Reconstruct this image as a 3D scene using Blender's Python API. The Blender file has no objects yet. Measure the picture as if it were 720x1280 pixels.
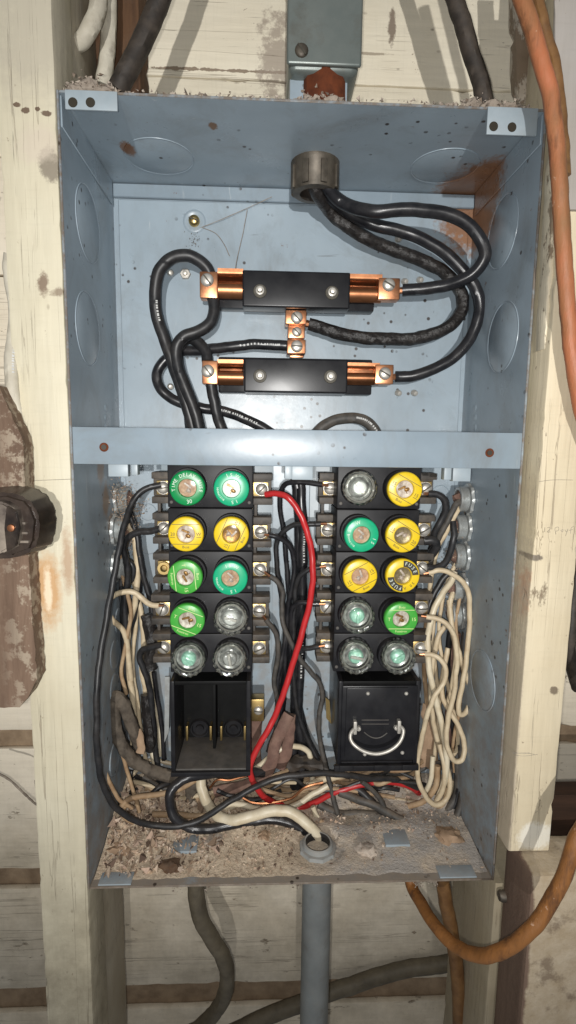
import bpy, bmesh, math, random
import numpy as np
from mathutils import Vector, Matrix, Euler, noise as mnoise

random.seed(7)
scene = bpy.context.scene
C = scene.collection

# ------------------------------------------------------------------ camera
CAM_POS = Vector((-0.0276, -0.4261, 0.0699))
CAM_ROT = Euler((math.pi / 2 - 0.1291, -0.0128, -0.0403), 'XYZ')
FPX = 662.0                      # focal length in photo pixels (photo 720 x 1280)
cam_data = bpy.data.cameras.new('camera')
cam = bpy.data.objects.new('camera', cam_data)
C.objects.link(cam)
cam.location = CAM_POS
cam.rotation_euler = CAM_ROT
cam_data.sensor_fit = 'VERTICAL'
cam_data.sensor_height = 36.0
cam_data.lens = FPX / 1280 * 36.0
cam_data.clip_start = 0.01
cam_data.clip_end = 50
scene.camera = cam

# ------------------------------------------------------------------ light
world = bpy.data.worlds.new('World')
scene.world = world
world.use_nodes = True
bg = world.node_tree.nodes['Background']
bg.inputs['Color'].default_value = (0.93, 0.96, 1.0, 1)
bg.inputs['Strength'].default_value = 0.19



def lamp(name, loc, target, energy, color, cone, blend, size):
    ld = bpy.data.lights.new(name, 'SPOT')
    ld.energy = energy
    ld.color = color
    ld.spot_size = math.radians(cone)
    ld.spot_blend = blend
    ld.shadow_soft_size = size
    o = bpy.data.objects.new(name, ld)
    C.objects.link(o)
    o.location = loc
    o.rotation_euler = (Vector(target) - Vector(loc)).to_track_quat('-Z', 'Y').to_euler()
    return o


# the phone's own flash beside the lens, and a work lamp standing behind the photographer
lamp('phone_flash', (-0.040, -0.440, 0.066), (-0.03, 0.0, 0.06), 5.8, (1.0, 0.985, 0.955), 150, 0.6, 0.004)
lamp('work_lamp', (-0.03, -2.1, 0.08), (-0.01, 0.0, 0.11), 122, (1.0, 0.985, 0.955), 37, 1.0, 0.015)

scene.view_settings.view_transform = 'Standard'
scene.view_settings.look = 'None'
scene.view_settings.exposure = 0.0
scene.view_settings.gamma = 1.0
scene.view_settings.use_curve_mapping = False

# ------------------------------------------------------------------ helpers
_M = CAM_ROT.to_matrix()


def ray(px, py):
    return _M @ Vector(((px - 360) / FPX, -(py - 640) / FPX, -1.0))


def at(px, py, y):
    d = ray(px, py)
    return CAM_POS + d * ((y - CAM_POS.y) / d.y)


def atz(px, py, z):
    d = ray(px, py)
    return CAM_POS + d * ((z - CAM_POS.z) / d.z)


def atx(px, py, x):
    d = ray(px, py)
    return CAM_POS + d * ((x - CAM_POS.x) / d.x)


def link(name, me, m=None, parent=None, smooth=True):
    o = bpy.data.objects.new(name, me)
    C.objects.link(o)
    if m is not None:
        me.materials.clear()
        for k in (m if isinstance(m, (list, tuple)) else [m]):
            me.materials.append(k)
    if smooth:
        me.polygons.foreach_set('use_smooth', [True] * len(me.polygons))
        try:
            me.set_sharp_from_angle(angle=math.radians(38))
        except Exception:
            pass
    if parent is not None:
        o.parent = parent
        o.matrix_parent_inverse = Matrix.Translation(parent.location).inverted() \
            if parent.type == 'EMPTY' and parent.get('_world', 0) else Matrix.Identity(4)
    return o


def obj(name, bm, m=None, parent=None, smooth=True):
    bmesh.ops.recalc_face_normals(bm, faces=bm.faces)
    me = bpy.data.meshes.new(name)
    bm.to_mesh(me)
    bm.free()
    return link(name, me, m, parent, smooth)


def tag(o, label, cat, group=None):
    o['label'] = label
    o['category'] = cat
    if group:
        o['group'] = group
    return o


def thing(name, label, cat, loc=(0, 0, 0), group=None, world_coords=True):
    """Empty at the thing's base; with world_coords its parts are modelled in world space."""
    o = bpy.data.objects.new(name, None)
    o.empty_display_size = 0.02
    C.objects.link(o)
    o.location = loc
    if world_coords:
        o['_world'] = 1
    tag(o, label, cat, group)
    return o


def add_box(bm, x0, x1, y0, y1, z0, z1, bev=0.0, seg=2):
    r = bmesh.ops.create_cube(bm, size=1.0)
    vs = r['verts']
    for v in vs:
        v.co = Vector(((x0 + x1) / 2 + v.co.x * (x1 - x0), (y0 + y1) / 2 + v.co.y * (y1 - y0),
                       (z0 + z1) / 2 + v.co.z * (z1 - z0)))
    if bev > 0:
        es = set()
        for v in vs:
            es.update(v.link_edges)
        bmesh.ops.bevel(bm, geom=list(es), offset=bev, segments=seg, affect='EDGES', profile=0.6)
    return vs


def box(x0, x1, y0, y1, z0, z1, bev=0.0, seg=2):
    bm = bmesh.new()
    add_box(bm, x0, x1, y0, y1, z0, z1, bev, seg)
    return bm


def add_lathe(bm, prof, mat=None, n=28, ripple=None):
    """prof: list of (r, h); revolved about local -Y axis facing the viewer (h is the y value)."""
    rings = []
    for r, h in prof:
        if r < 1e-6:
            rings.append([bm.verts.new((0, h, 0))])
        else:
            ring = []
            for k in range(n):
                a = 2 * math.pi * k / n
                rr = r * (1 + (ripple(a, r, h) if ripple else 0))
                ring.append(bm.verts.new((rr * math.cos(a), h, rr * math.sin(a))))
            rings.append(ring)
    new = [v for r in rings for v in r]
    for a, b in zip(rings[:-1], rings[1:]):
        if len(a) == 1 and len(b) == 1:
            continue
        for k in range(n):
            k2 = (k + 1) % n
            if len(a) == 1:
                bm.faces.new((a[0], b[k], b[k2]))
            elif len(b) == 1:
                bm.faces.new((a[k], b[0], a[k2]))
            else:
                bm.faces.new((a[k], b[k], b[k2], a[k2]))
    if mat is not None:
        bmesh.ops.transform(bm, matrix=mat, verts=new)
    return new


def lathe(prof, mat=None, n=28, ripple=None):
    bm = bmesh.new()
    add_lathe(bm, prof, mat, n, ripple)
    return bm


def facing(normal):
    """matrix that turns the local -Y direction to 'normal'"""
    return Vector((0, -1, 0)).rotation_difference(Vector(normal)).to_matrix().to_4x4()


def catmull(pts, per=8):
    P = [Vector(p) for p in pts]
    if len(P) == 2:
        return [P[0].lerp(P[1], i / per) for i in range(per + 1)]
    P = [P[0] * 2 - P[1]] + P + [P[-1] * 2 - P[-2]]
    out = []
    for i in range(1, len(P) - 2):
        p0, p1, p2, p3 = P[i - 1], P[i], P[i + 1], P[i + 2]
        t0 = 0.0
        t1 = t0 + max((p1 - p0).length, 1e-5) ** 0.5
        t2 = t1 + max((p2 - p1).length, 1e-5) ** 0.5
        t3 = t2 + max((p3 - p2).length, 1e-5) ** 0.5
        for k in range(per):
            t = t1 + (t2 - t1) * k / per
            A1 = p0 * ((t1 - t) / (t1 - t0)) + p1 * ((t - t0) / (t1 - t0))
            A2 = p1 * ((t2 - t) / (t2 - t1)) + p2 * ((t - t1) / (t2 - t1))
            A3 = p2 * ((t3 - t) / (t3 - t2)) + p3 * ((t - t2) / (t3 - t2))
            B1 = A1 * ((t2 - t) / (t2 - t0)) + A2 * ((t - t0) / (t2 - t0))
            B2 = A2 * ((t3 - t) / (t3 - t1)) + A3 * ((t - t1) / (t3 - t1))
            out.append(B1 * ((t2 - t) / (t2 - t1)) + B2 * ((t - t1) / (t2 - t1)))
    out.append(P[-2])
    return out


def tube_mesh(name, path, radius, sides=10, rough=0.0, flat=1.0, seed=0.0, taper=None):
    """closed tube along a list of points; rough = relative surface unevenness; flat squeezes section"""
    pts = [np.array(p) for p in path]
    n = len(pts)
    T = []
    for i in range(n):
        a = pts[max(0, i - 1)]
        b = pts[min(n - 1, i + 1)]
        d = b - a
        T.append(d / (np.linalg.norm(d) + 1e-9))
    up = np.array([0, 1.0, 0])
    if abs(T[0] @ up) > 0.9:
        up = np.array([1.0, 0, 0])
    N = up - T[0] * (up @ T[0])
    N /= np.linalg.norm(N)
    verts, faces = [], []
    for i in range(n):
        N = N - T[i] * (N @ T[i])
        N /= np.linalg.norm(N) + 1e-9
        B = np.cross(T[i], N)
        r = radius
        if taper:
            r = radius * taper(i / (n - 1))
        for k in range(sides):
            a = 2 * math.pi * k / sides
            rr = r
            if rough:
                q = pts[i] * 140 + np.array([math.cos(a), math.sin(a), seed]) * 0.9
                rr *= 1 + rough * mnoise.noise(Vector(q))
            p = pts[i] + N * (rr * flat * math.cos(a)) + B * (rr * math.sin(a))
            verts.append(p)
    for i in range(n - 1):
        for k in range(sides):
            k2 = (k + 1) % sides
            faces.append((i * sides + k, i * sides + k2, (i + 1) * sides + k2, (i + 1) * sides + k))
    faces.append(tuple(range(sides - 1, -1, -1)))
    faces.append(tuple((n - 1) * sides + k for k in range(sides)))
    me = bpy.data.meshes.new(name)
    me.from_pydata([tuple(v) for v in verts], [], faces)
    me.update()
    return me


def plank_mesh(name, A, B, wdir, w, tdir, t, r=0.002, jit=0.0006, chip=0.0015, step=0.006, seed=0):
    """solid board from A to B (centre of its front face), w wide, t thick towards tdir, worn edges"""
    A, B = Vector(A), Vector(B)
    wd, td = Vector(wdir).normalized(), Vector(tdir).normalized()
    L = (B - A).length
    n = max(4, int(L / step))
    rnd = random.Random(seed)
    sec = []
    for cx, cy, a0 in ((1, 0, 270), (1, 1, 0), (-1, 1, 90), (-1, 0, 180)):
        for k in range(3):
            a = math.radians(a0 + 45 * k)
            bxx = cx * (w / 2 - r) + r * math.cos(a)
            byy = (r if cy == 0 else t - r) + r * math.sin(a)
            sec.append((bxx, byy, (cx, cy)))
    m = len(sec)
    verts, faces = [], []
    for i in range(n + 1):
        c = A.lerp(B, i / n)
        for j, (u, v, cor) in enumerate(sec):
            q = Vector((i * step * 55, cor[0] * 3.1 + seed, cor[1] * 5.7))
            k = mnoise.noise(q) * jit
            ch = max(0.0, mnoise.noise(q * 2.3 + Vector((9, 1, 4))) - 0.25) * chip * 2.2
            uu = u + k - cor[0] * ch
            vv = v + mnoise.noise(q + Vector((3, 8, 1))) * jit * 0.6 + (ch * 0.7 if cor[1] == 0 else 0)
            verts.append(c + wd * uu + td * vv)
    for i in range(n):
        for k in range(m):
            k2 = (k + 1) % m
            faces.append((i * m + k, i * m + k2, (i + 1) * m + k2, (i + 1) * m + k))
    faces.append(tuple(range(m - 1, -1, -1)))
    faces.append(tuple(n * m + k for k in range(m)))
    me = bpy.data.meshes.new(name)
    me.from_pydata([tuple(v) for v in verts], [], faces)
    me.update()
    bm = bmesh.new()
    bm.from_mesh(me)
    bmesh.ops.recalc_face_normals(bm, faces=bm.faces)
    bm.to_mesh(me)
    bm.free()
    return me


# ------------------------------------------------------------------ materials
class NT:
    """small wrapper for node trees"""

    def __init__(self, name):
        self.m = bpy.data.materials.new(name)
        self.m.use_nodes = True
        self.t = self.m.node_tree
        self.p = self.t.nodes['Principled BSDF']
        self.out = self.t.nodes['Material Output']
        tc = self.t.nodes.new('ShaderNodeTexCoord')
        self.co = tc.outputs['Object']

    def n(self, kind, **kw):
        nd = self.t.nodes.new(kind)
        for k, v in kw.items():
            setattr(nd, k, v)
        return nd

    def l(self, a, b):
        self.t.links.new(a, b)

    def val(self, sock, v):
        if isinstance(v, bpy.types.NodeSocket):
            self.l(v, sock)
        elif isinstance(v, (tuple, list)) and len(v) == 3 and sock.type == 'RGBA':
            sock.default_value = (*v, 1)
        else:
            sock.default_value = v

    def scaled(self, s):
        mp = self.n('ShaderNodeMapping')
        mp.inputs['Scale'].default_value = s
        self.l(self.co, mp.inputs['Vector'])
        return mp.outputs[0]

    def noise(self, scale, detail=4, rough=0.55, stretch=None, dist=0.0):
        nd = self.n('ShaderNodeTexNoise')
        nd.inputs['Scale'].default_value = scale
        nd.inputs['Detail'].default_value = detail
        nd.inputs['Roughness'].default_value = rough
        nd.inputs['Distortion'].default_value = dist
        self.l(self.scaled(stretch) if stretch else self.co, nd.inputs['Vector'])
        return nd.outputs['Fac']

    def ramp(self, v, a, b):
        nd = self.n('ShaderNodeMapRange')
        nd.inputs['From Min'].default_value = a
        nd.inputs['From Max'].default_value = b
        self.l(v, nd.inputs['Value'])
        return nd.outputs[0]

    def math(self, op, a, b=0.0):
        nd = self.n('ShaderNodeMath', operation=op)
        self.val(nd.inputs[0], a)
        self.val(nd.inputs[1], b)
        return nd.outputs[0]

    def mix(self, f, a, b):
        nd = self.n('ShaderNodeMix', data_type='RGBA')
        self.val(nd.inputs['Factor'], f)
        self.val(nd.inputs['A'], a)
        self.val(nd.inputs['B'], b)
        return nd.outputs['Result']

    def blob(self, c, r, soft=0.35, warp=0.35, nscale=60):
        """0..1 mask of an irregular patch centred at world point c with radii r"""
        sub = self.n('ShaderNodeVectorMath', operation='SUBTRACT')
        self.l(self.co, sub.inputs[0])
        sub.inputs[1].default_value = c
        div = self.n('ShaderNodeVectorMath', operation='DIVIDE')
        self.l(sub.outputs[0], div.inputs[0])
        div.inputs[1].default_value = r
        ln = self.n('ShaderNodeVectorMath', operation='LENGTH')
        self.l(div.outputs[0], ln.inputs[0])
        nz = self.noise(nscale, 5, 0.6)
        nf = self.noise(nscale * 5, 6, 0.7)
        d = self.math('ADD', ln.outputs['Value'], self.math('MULTIPLY', self.math('SUBTRACT', nz, 0.5), warp * 2.6))
        d = self.math('ADD', d, self.math('MULTIPLY', self.math('SUBTRACT', nf, 0.5), 0.9))
        return self.ramp(d, 1.0, 1.0 - soft)

    def upfacing(self, lo=0.35, hi=0.9):
        g = self.n('ShaderNodeNewGeometry')
        s = self.n('ShaderNodeSeparateXYZ')
        self.l(g.outputs['Normal'], s.inputs[0])
        return self.ramp(s.outputs['Z'], lo, hi)

    def bump(self, h, strength=0.3, dist=0.001):
        b = self.n('ShaderNodeBump')
        b.inputs['Strength'].default_value = strength
        b.inputs['Distance'].default_value = dist
        self.l(h, b.inputs['Height'])
        self.l(b.outputs[0], self.p.inputs['Normal'])

    def done(self, col, rough=0.5, metal=0.0, spec=0.5, coat=0.0):
        self.val(self.p.inputs['Base Color'], col)
        self.val(self.p.inputs['Roughness'], rough)
        self.val(self.p.inputs['Metallic'], metal)
        self.p.inputs['Specular IOR Level'].default_value = spec
        self.p.inputs['Coat Weight'].default_value = coat
        return self.m


DUST = (0.30, 0.235, 0.175)


def simple(name, c1, c2, scale=120, rough=0.5, metal=0.0, spec=0.5, bump=0.15, dust=0.0, stretch=None,
           bdist=0.0006, rvar=0.15, dirt=0.0):
    t = NT(name)
    nz = t.noise(scale, 5, 0.6, stretch)
    col = t.mix(t.ramp(nz, 0.32, 0.68), c1, c2)
    if dirt:
        dn = t.ramp(t.noise(38, 6, 0.68), 0.55, 0.75)
        col = t.mix(t.math('MULTIPLY', dn, dirt), col, (0.10, 0.075, 0.05))
    if dust:
        up = t.math('MULTIPLY', t.upfacing(), t.ramp(t.noise(90, 5, 0.7), 0.25, 0.6))
        fine = t.math('MULTIPLY', t.ramp(t.noise(55, 6, 0.7), 0.45, 0.75), 0.45)
        k = t.math('MULTIPLY', t.math('MAXIMUM', up, fine), dust)
        col = t.mix(k, col, DUST)
    rg = t.math('ADD', rough - rvar / 2, t.math('MULTIPLY', t.noise(scale * 0.5, 3), rvar))
    if bump:
        t.bump(nz, bump, bdist)
    return t.done(col, rg, metal, spec)


def paint_metal(name, base, wear=True):
    """grey-blue enamel of the enclosure with specks, smears, rust in one corner"""
    t = NT(name)
    big = t.ramp(t.noise(14, 4, 0.6), 0.3, 0.7)
    c = t.mix(big, tuple(v * 0.90 for v in base), tuple(v * 1.08 for v in base))
    # streaks of grime
    st = t.ramp(t.noise(26, 6, 0.7, (1, 1, 0.35)), 0.56, 0.80)
    c = t.mix(t.math('MULTIPLY', st, 0.30), c, (0.16, 0.15, 0.13))
    # dull smeared patches, pale scuffs and small rust spots
    sm = t.ramp(t.noise(11, 6, 0.72, (1, 1, 0.6), 1.2), 0.50, 0.74)
    c = t.mix(t.math('MULTIPLY', sm, 0.55), c, (0.175, 0.178, 0.17))
    sc = t.ramp(t.noise(170, 3, 0.5, (1, 1, 0.10), 0.6), 0.69, 0.74)
    sg = t.ramp(t.noise(13, 4, 0.6), 0.52, 0.62)
    c = t.mix(t.math('MULTIPLY', t.math('MULTIPLY', sc, sg), 0.5), c, (0.55, 0.58, 0.58))
    sd = t.ramp(t.noise(150, 3, 0.5, (0.12, 1, 1), 0.8), 0.70, 0.75)
    c = t.mix(t.math('MULTIPLY', t.math('MULTIPLY', sd, t.ramp(t.noise(15, 4, 0.6), 0.55, 0.62)), 0.6), c, (0.10, 0.09, 0.08))
    rs = t.ramp(t.noise(48, 7, 0.72), 0.675, 0.70)
    c = t.mix(t.math('MULTIPLY', rs, 0.85), c, (0.17, 0.075, 0.035))
    # lower part of the enclosure is dustier
    sx = t.n('ShaderNodeSeparateXYZ')
    t.l(t.co, sx.inputs[0])
    low = t.ramp(sx.outputs['Z'], 0.04, -0.32)
    dn = t.ramp(t.noise(60, 6, 0.7), 0.38, 0.62)
    c = t.mix(t.math('MULTIPLY', t.math('MULTIPLY', low, dn), 0.75), c, (0.25, 0.20, 0.155))
    # the floor of the box and its front lip are caked with dirt
    bot = t.math('MULTIPLY', t.ramp(sx.outputs['Z'], -0.3165, -0.3195), t.ramp(t.noise(45, 6, 0.7), 0.22, 0.45))
    c = t.mix(t.math('MULTIPLY', bot, 0.85), c, t.mix(t.noise(120, 5, 0.7), (0.20, 0.155, 0.115), (0.36, 0.29, 0.22)))
    # paint worn off the cut front edge
    ed_ = t.math('MULTIPLY', t.ramp(sx.outputs['Y'], 0.0011, 0.0007), t.ramp(t.noise(75, 6, 0.7), 0.30, 0.55))
    c = t.mix(t.math('MULTIPLY', ed_, 0.9 if wear else 0.0), c, t.mix(t.noise(150, 5, 0.7), (0.085, 0.075, 0.065), (0.22, 0.16, 0.11)))
    # dark fly specks
    vo = t.n('ShaderNodeTexVoronoi')
    vo.inputs['Scale'].default_value = 95
    vo.inputs['Randomness'].default_value = 1
    t.l(t.co, vo.inputs['Vector'])
    sp = t.ramp(vo.outputs['Distance'], 0.19, 0.13)
    gate = t.ramp(t.noise(17, 4, 0.6), 0.52, 0.57)
    c = t.mix(t.math('MULTIPLY', t.math('MULTIPLY', sp, gate), 0.9), c, (0.035, 0.022, 0.014))
    vo2 = t.n('ShaderNodeTexVoronoi')
    vo2.inputs['Scale'].default_value = 33
    t.l(t.co, vo2.inputs['Vector'])
    sp2 = t.math('MULTIPLY', t.ramp(vo2.outputs['Distance'], 0.060, 0.045), t.ramp(t.noise(9, 3, 0.6), 0.5, 0.56))
    c = t.mix(t.math('MULTIPLY', sp2, 0.8), c, (0.06, 0.035, 0.02))
    if wear:
        k1 = t.blob((0.180, 0.120, 0.315), (0.047, 0.060, 0.060), 0.25, 0.16, 40)
        c = t.mix(t.math('MULTIPLY', k1, 0.88), c, t.mix(t.noise(70, 5, 0.7), (0.13, 0.055, 0.02), (0.36, 0.15, 0.045)))
        k2 = t.blob(tuple(atz(160, 188, 0.3185)), (0.007, 0.012, 0.01), 0.3, 0.3, 90)
        c = t.mix(k2, c, (0.20, 0.085, 0.03))
        k4 = t.blob(tuple(atz(266, 160, 0.3185)), (0.004, 0.006, 0.004), 0.3, 0.3, 120)
        c = t.mix(k4, c, (0.16, 0.08, 0.03))
        for q in ((128, 585, 0.006, 0.02), (140, 660, 0.006, 0.016), (134, 625, 0.006, 0.018)):
            w = atx(q[0], q[1], -0.1785)
            k3 = t.blob((w.x, w.y, w.z), (0.01, 0.012, q[3]), 0.4, 0.5, 70)
            c = t.mix(t.math('MULTIPLY', k3, 0.85), c, (0.32, 0.21, 0.13))
    rg = t.math('ADD', 0.16, t.math('MULTIPLY', t.noise(30, 5, 0.65), 0.32))
    rg = t.math('ADD', rg, t.math('MULTIPLY', low, 0.3))
    t.bump(t.noise(240, 3, 0.5), 0.05, 0.0006)
    return t.done(c, rg, 0.0, 0.5)


def painted_wood(name, base, stains_and_shade=(), grain=(1.0, 1.0, 0.08), peel=0.62, bare=(0.17, 0.115, 0.07), dirt=0.35,
                 brown_low=0.0):
    t = NT(name)
    g = t.noise(190, 5, 0.6, grain)
    c = t.mix(t.ramp(g, 0.35, 0.7), tuple(v * 0.90 for v in base), base)
    big = t.ramp(t.noise(9, 4, 0.6), 0.42, 0.72)
    c = t.mix(t.math('MULTIPLY', big, dirt), c, tuple(v * k for v, k in zip(base, (0.70, 0.64, 0.54))))
    # dents and knots where the paint has gone
    pk = t.ramp(t.noise(34, 7, 0.70, tuple(v ** 0.35 for v in grain)), peel, peel + 0.035)
    c = t.mix(t.math('MULTIPLY', pk, 0.85), c, bare)
    vo = t.n('ShaderNodeTexVoronoi')
    vo.inputs['Scale'].default_value = 62
    t.l(t.scaled(tuple(v ** 0.25 for v in grain)), vo.inputs['Vector'])
    sp = t.ramp(vo.outputs['Distance'], 0.10, 0.05)
    gate = t.ramp(t.noise(21, 3, 0.6), 0.50, 0.62)
    c = t.mix(t.math('MULTIPLY', t.math('MULTIPLY', sp, gate), 0.8), c, (0.09, 0.055, 0.03))
    # fine drying cracks
    w = t.noise(330, 3, 0.5, tuple(v * (0.35 if v < 0.5 else 1) for v in grain))
    cr = t.ramp(w, 0.70, 0.76)
    c = t.mix(t.math('MULTIPLY', cr, 0.6), c, tuple(v * 0.45 for v in base))
    # long dark splits along the grain and faint saw marks across it
    sp_ = t.noise(70, 4, 0.55, tuple(v * (0.22 if v < 0.5 else 1) for v in grain), 0.3)
    ridge = t.math('ABSOLUTE', t.math('SUBTRACT', sp_, 0.5))
    split = t.math('MULTIPLY', t.ramp(ridge, 0.006, 0.002), t.ramp(t.noise(8, 3, 0.6), 0.50, 0.58))
    c = t.mix(t.math('MULTIPLY', split, 0.45), c, (0.20, 0.14, 0.09))
    saw = t.noise(420, 2, 0.5, tuple(1.0 if v < 0.5 else 0.10 for v in grain))
    c = t.mix(t.math('MULTIPLY', t.ramp(saw, 0.55, 0.7), 0.10), c, tuple(v * 0.6 for v in base))
    ch = t.ramp(t.noise(120, 7, 0.75, tuple(v ** 0.2 for v in grain)), 0.645, 0.665)
    c = t.mix(t.math('MULTIPLY', ch, 0.8), c, bare)
    if brown_low:  # brown blotches growing denser towards the foot
        sx = t.n('ShaderNodeSeparateXYZ')
        t.l(t.co, sx.inputs[0])
        low = t.math('MULTIPLY', t.ramp(sx.outputs['Z'], -0.22, -0.42), t.ramp(t.noise(25, 6, 0.7), 0.25, 0.7))
        c = t.mix(t.math('MULTIPLY', low, brown_low), c, (0.20, 0.165, 0.11))
    for ctr, rad, colr, amt, soft, warp, ns in stains_and_shade:
        k = t.blob(ctr, rad, soft, warp, ns)
        c = t.mix(t.math('MULTIPLY', k, amt), c, colr)
    h = t.math('SUBTRACT', g, t.math('MULTIPLY', pk, 1.5))
    t.bump(t.math('SUBTRACT', t.math('SUBTRACT', h, cr), t.math('MULTIPLY', split, 2.0)), 0.55, 0.001)
    return t.done(c, t.math('ADD', 0.42, t.math('MULTIPLY', g, 0.25)), 0.0, 0.4)


def glass_mat(name, tint, gloss=0.12, rough=0.04, bumpy=0.0):
    t = NT(name)
    tr = t.n('ShaderNodeBsdfTransparent')
    tr.inputs['Color'].default_value = (*tint, 1)
    gl = t.n('ShaderNodeBsdfGlossy')
    gl.inputs['Roughness'].default_value = rough
    fr = t.n('ShaderNodeFresnel')
    fr.inputs['IOR'].default_value = 1.5
    mx = t.n('ShaderNodeMixShader')
    f = t.math('ADD', fr.outputs[0], gloss)
    if bumpy:
        b = t.n('ShaderNodeBump')
        b.inputs['Strength'].default_value = bumpy
        b.inputs['Distance'].default_value = 0.001
        t.l(t.noise(260, 3, 0.5), b.inputs['Height'])
        t.l(b.outputs[0], gl.inputs['Normal'])
        t.l(b.outputs[0], fr.inputs['Normal'])
    t.l(f, mx.inputs[0])
    t.l(tr.outputs[0], mx.inputs[1])
    t.l(gl.outputs[0], mx.inputs[2])
    t.l(mx.outputs[0], t.out.inputs['Surface'])
    return t.m

# palette ---------------------------------------------------------------
BLUE = (0.305, 0.370, 0.420)
M_BOX = paint_metal('enclosure_enamel', BLUE)
M_BAR = paint_metal('divider_enamel', (0.236, 0.292, 0.338), wear=False)
M_TAB = simple('tab_enamel', (0.28, 0.335, 0.37), (0.33, 0.385, 0.42), 60, 0.4, dust=0.35)
M_EDGE = simple('bare_steel_edge', (0.30, 0.29, 0.27), (0.20, 0.17, 0.13), 90, 0.5, 0.6)
M_STEEL = simple('zinc_steel', (0.66, 0.63, 0.57), (0.48, 0.45, 0.40), 160, 0.42, 0.55, dust=0.15)
M_ZINC = simple('dull_zinc', (0.50, 0.53, 0.53), (0.34, 0.35, 0.34), 110, 0.40, 0.45, dust=0.4)
M_NUT = simple('dirty_cast_nut', (0.115, 0.098, 0.076), (0.05, 0.042, 0.032), 90, 0.5, 0.4, dust=0.4, bump=0.3)
M_COPPER = simple('copper', (0.70, 0.33, 0.17), (0.36, 0.15, 0.075), 110, 0.33, 0.95, bump=0.15)
M_COPPER_DK = simple('dark_copper', (0.42, 0.18, 0.085), (0.22, 0.095, 0.045), 60, 0.36, 0.9, bump=0.12)
M_BRASS = simple('brass', (0.62, 0.46, 0.20), (0.45, 0.31, 0.12), 90, 0.35, 1.0, dust=0.3)
M_BAKE = simple('black_bakelite', (0.010, 0.010, 0.012), (0.020, 0.020, 0.022), 70, 0.42, 0, 0.16, 0.06, dust=0.05)
M_BAKE_CL = simple('clean_black_bakelite', (0.009, 0.009, 0.011), (0.018, 0.018, 0.020), 60, 0.30, 0, 0.28, 0.05, dust=0.02)
M_BAKE_DU = simple('dusty_black_bakelite', (0.030, 0.027, 0.024), (0.075, 0.062, 0.050), 80, 0.55, 0, 0.4, 0.12, dust=0.75)
M_DEEP = simple('deep_black_bakelite', (0.004, 0.004, 0.004), (0.008, 0.008, 0.008), 60, 0.5, 0, 0.15, 0.05)
M_SOOT = simple('dusty_grey_bakelite', (0.055, 0.052, 0.048), (0.12, 0.11, 0.10), 55, 0.6, 0, 0.4, 0.1, dust=0.15)
M_BLACK = simple('black_rubber', (0.012, 0.012, 0.013), (0.028, 0.028, 0.030), 150, 0.42, 0, 0.4, 0.10, dust=0.12)
M_BLACK2 = simple('black_thermoplastic', (0.010, 0.010, 0.012), (0.022, 0.022, 0.025), 110, 0.30, 0, 0.5, 0.06, dust=0.10)
M_GREYW = simple('dusty_black_rubber', (0.035, 0.033, 0.031), (0.080, 0.074, 0.066), 120, 0.55, 0, 0.4, 0.12, dust=0.45)
M_WRAP = simple('tarred_cloth', (0.010, 0.009, 0.009), (0.030, 0.026, 0.024), 260, 0.38, 0, 0.4, 0.9, dust=0.03, bdist=0.0015)
M_CLOTH = simple('grey_cloth_sheath', (0.13, 0.108, 0.085), (0.055, 0.045, 0.036), 130, 0.8, 0, 0.2, 0.5, dust=0.6, bdist=0.001)
M_CLOTH2 = simple('brown_cloth_sheath', (0.22, 0.13, 0.10), (0.13, 0.075, 0.06), 120, 0.8, 0, 0.2, 0.5, dust=0.5, bdist=0.001)
M_PAPER = simple('tan_paper_filler', (0.42, 0.29, 0.19), (0.30, 0.20, 0.13), 90, 0.85, 0, 0.2, 0.4)
M_WHITE = simple('cream_insulation', (0.66, 0.55, 0.38), (0.50, 0.39, 0.25), 90, 0.45, 0, 0.4, 0.1, dust=0.12, dirt=0.35)
M_WHITE2 = simple('off_white_insulation', (0.74, 0.66, 0.50), (0.60, 0.50, 0.34), 70, 0.38, 0, 0.5, 0.08, dust=0.10, dirt=0.25)
M_TANW = simple('stained_insulation', (0.46, 0.33, 0.20), (0.28, 0.17, 0.09), 70, 0.6, 0, 0.3, 0.2, dust=0.3, dirt=0.5)
M_RED = simple('red_insulation', (0.55, 0.028, 0.030), (0.42, 0.020, 0.022), 70, 0.33, 0, 0.5, 0.06, dust=0.06)
M_PRINT = simple('white_print', (0.62, 0.62, 0.60), (0.50, 0.50, 0.48), 200, 0.6)
M_PVC = simple('grey_pvc', (0.20, 0.215, 0.212), (0.14, 0.148, 0.145), 30, 0.45, 0, 0.5, 0.08, dirt=0.5, dust=0.3)
M_BUSH = simple('grey_bushing', (0.34, 0.36, 0.36), (0.26, 0.27, 0.26), 50, 0.5, 0, 0.5, 0.15, dust=0.5)
M_CAST = simple('grey_conduit_body', (0.15, 0.175, 0.165), (0.19, 0.21, 0.195), 35, 0.33, 0.3, 0.5, 0.12, dirt=0.45)
M_RUST = simple('rust', (0.16, 0.045, 0.018), (0.09, 0.028, 0.014), 120, 0.85, 0, 0.2, 0.5)
M_FLUFF = simple('grey_dust_fluff', (0.34, 0.29, 0.24), (0.22, 0.18, 0.145), 160, 0.95, 0, 0.1, 0.8, bdist=0.002)
M_OLDW = simple('old_white_sheath', (0.62, 0.58, 0.48), (0.44, 0.40, 0.32), 60, 0.6, 0, 0.3, 0.3, dirt=0.7, dust=0.2)
M_DKCAB = simple('dark_brown_sheath', (0.055, 0.043, 0.034), (0.022, 0.018, 0.015), 90, 0.6, 0, 0.4, 0.35, dust=0.30)
M_GREYC = simple('grey_brown_sheath', (0.15, 0.125, 0.085), (0.085, 0.070, 0.048), 60, 0.6, 0, 0.4, 0.25, dirt=0.4)
M_BROWNC = simple('brown_sheath', (0.24, 0.125, 0.045), (0.12, 0.055, 0.02), 60, 0.5, 0, 0.4, 0.25, dirt=0.5)


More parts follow.
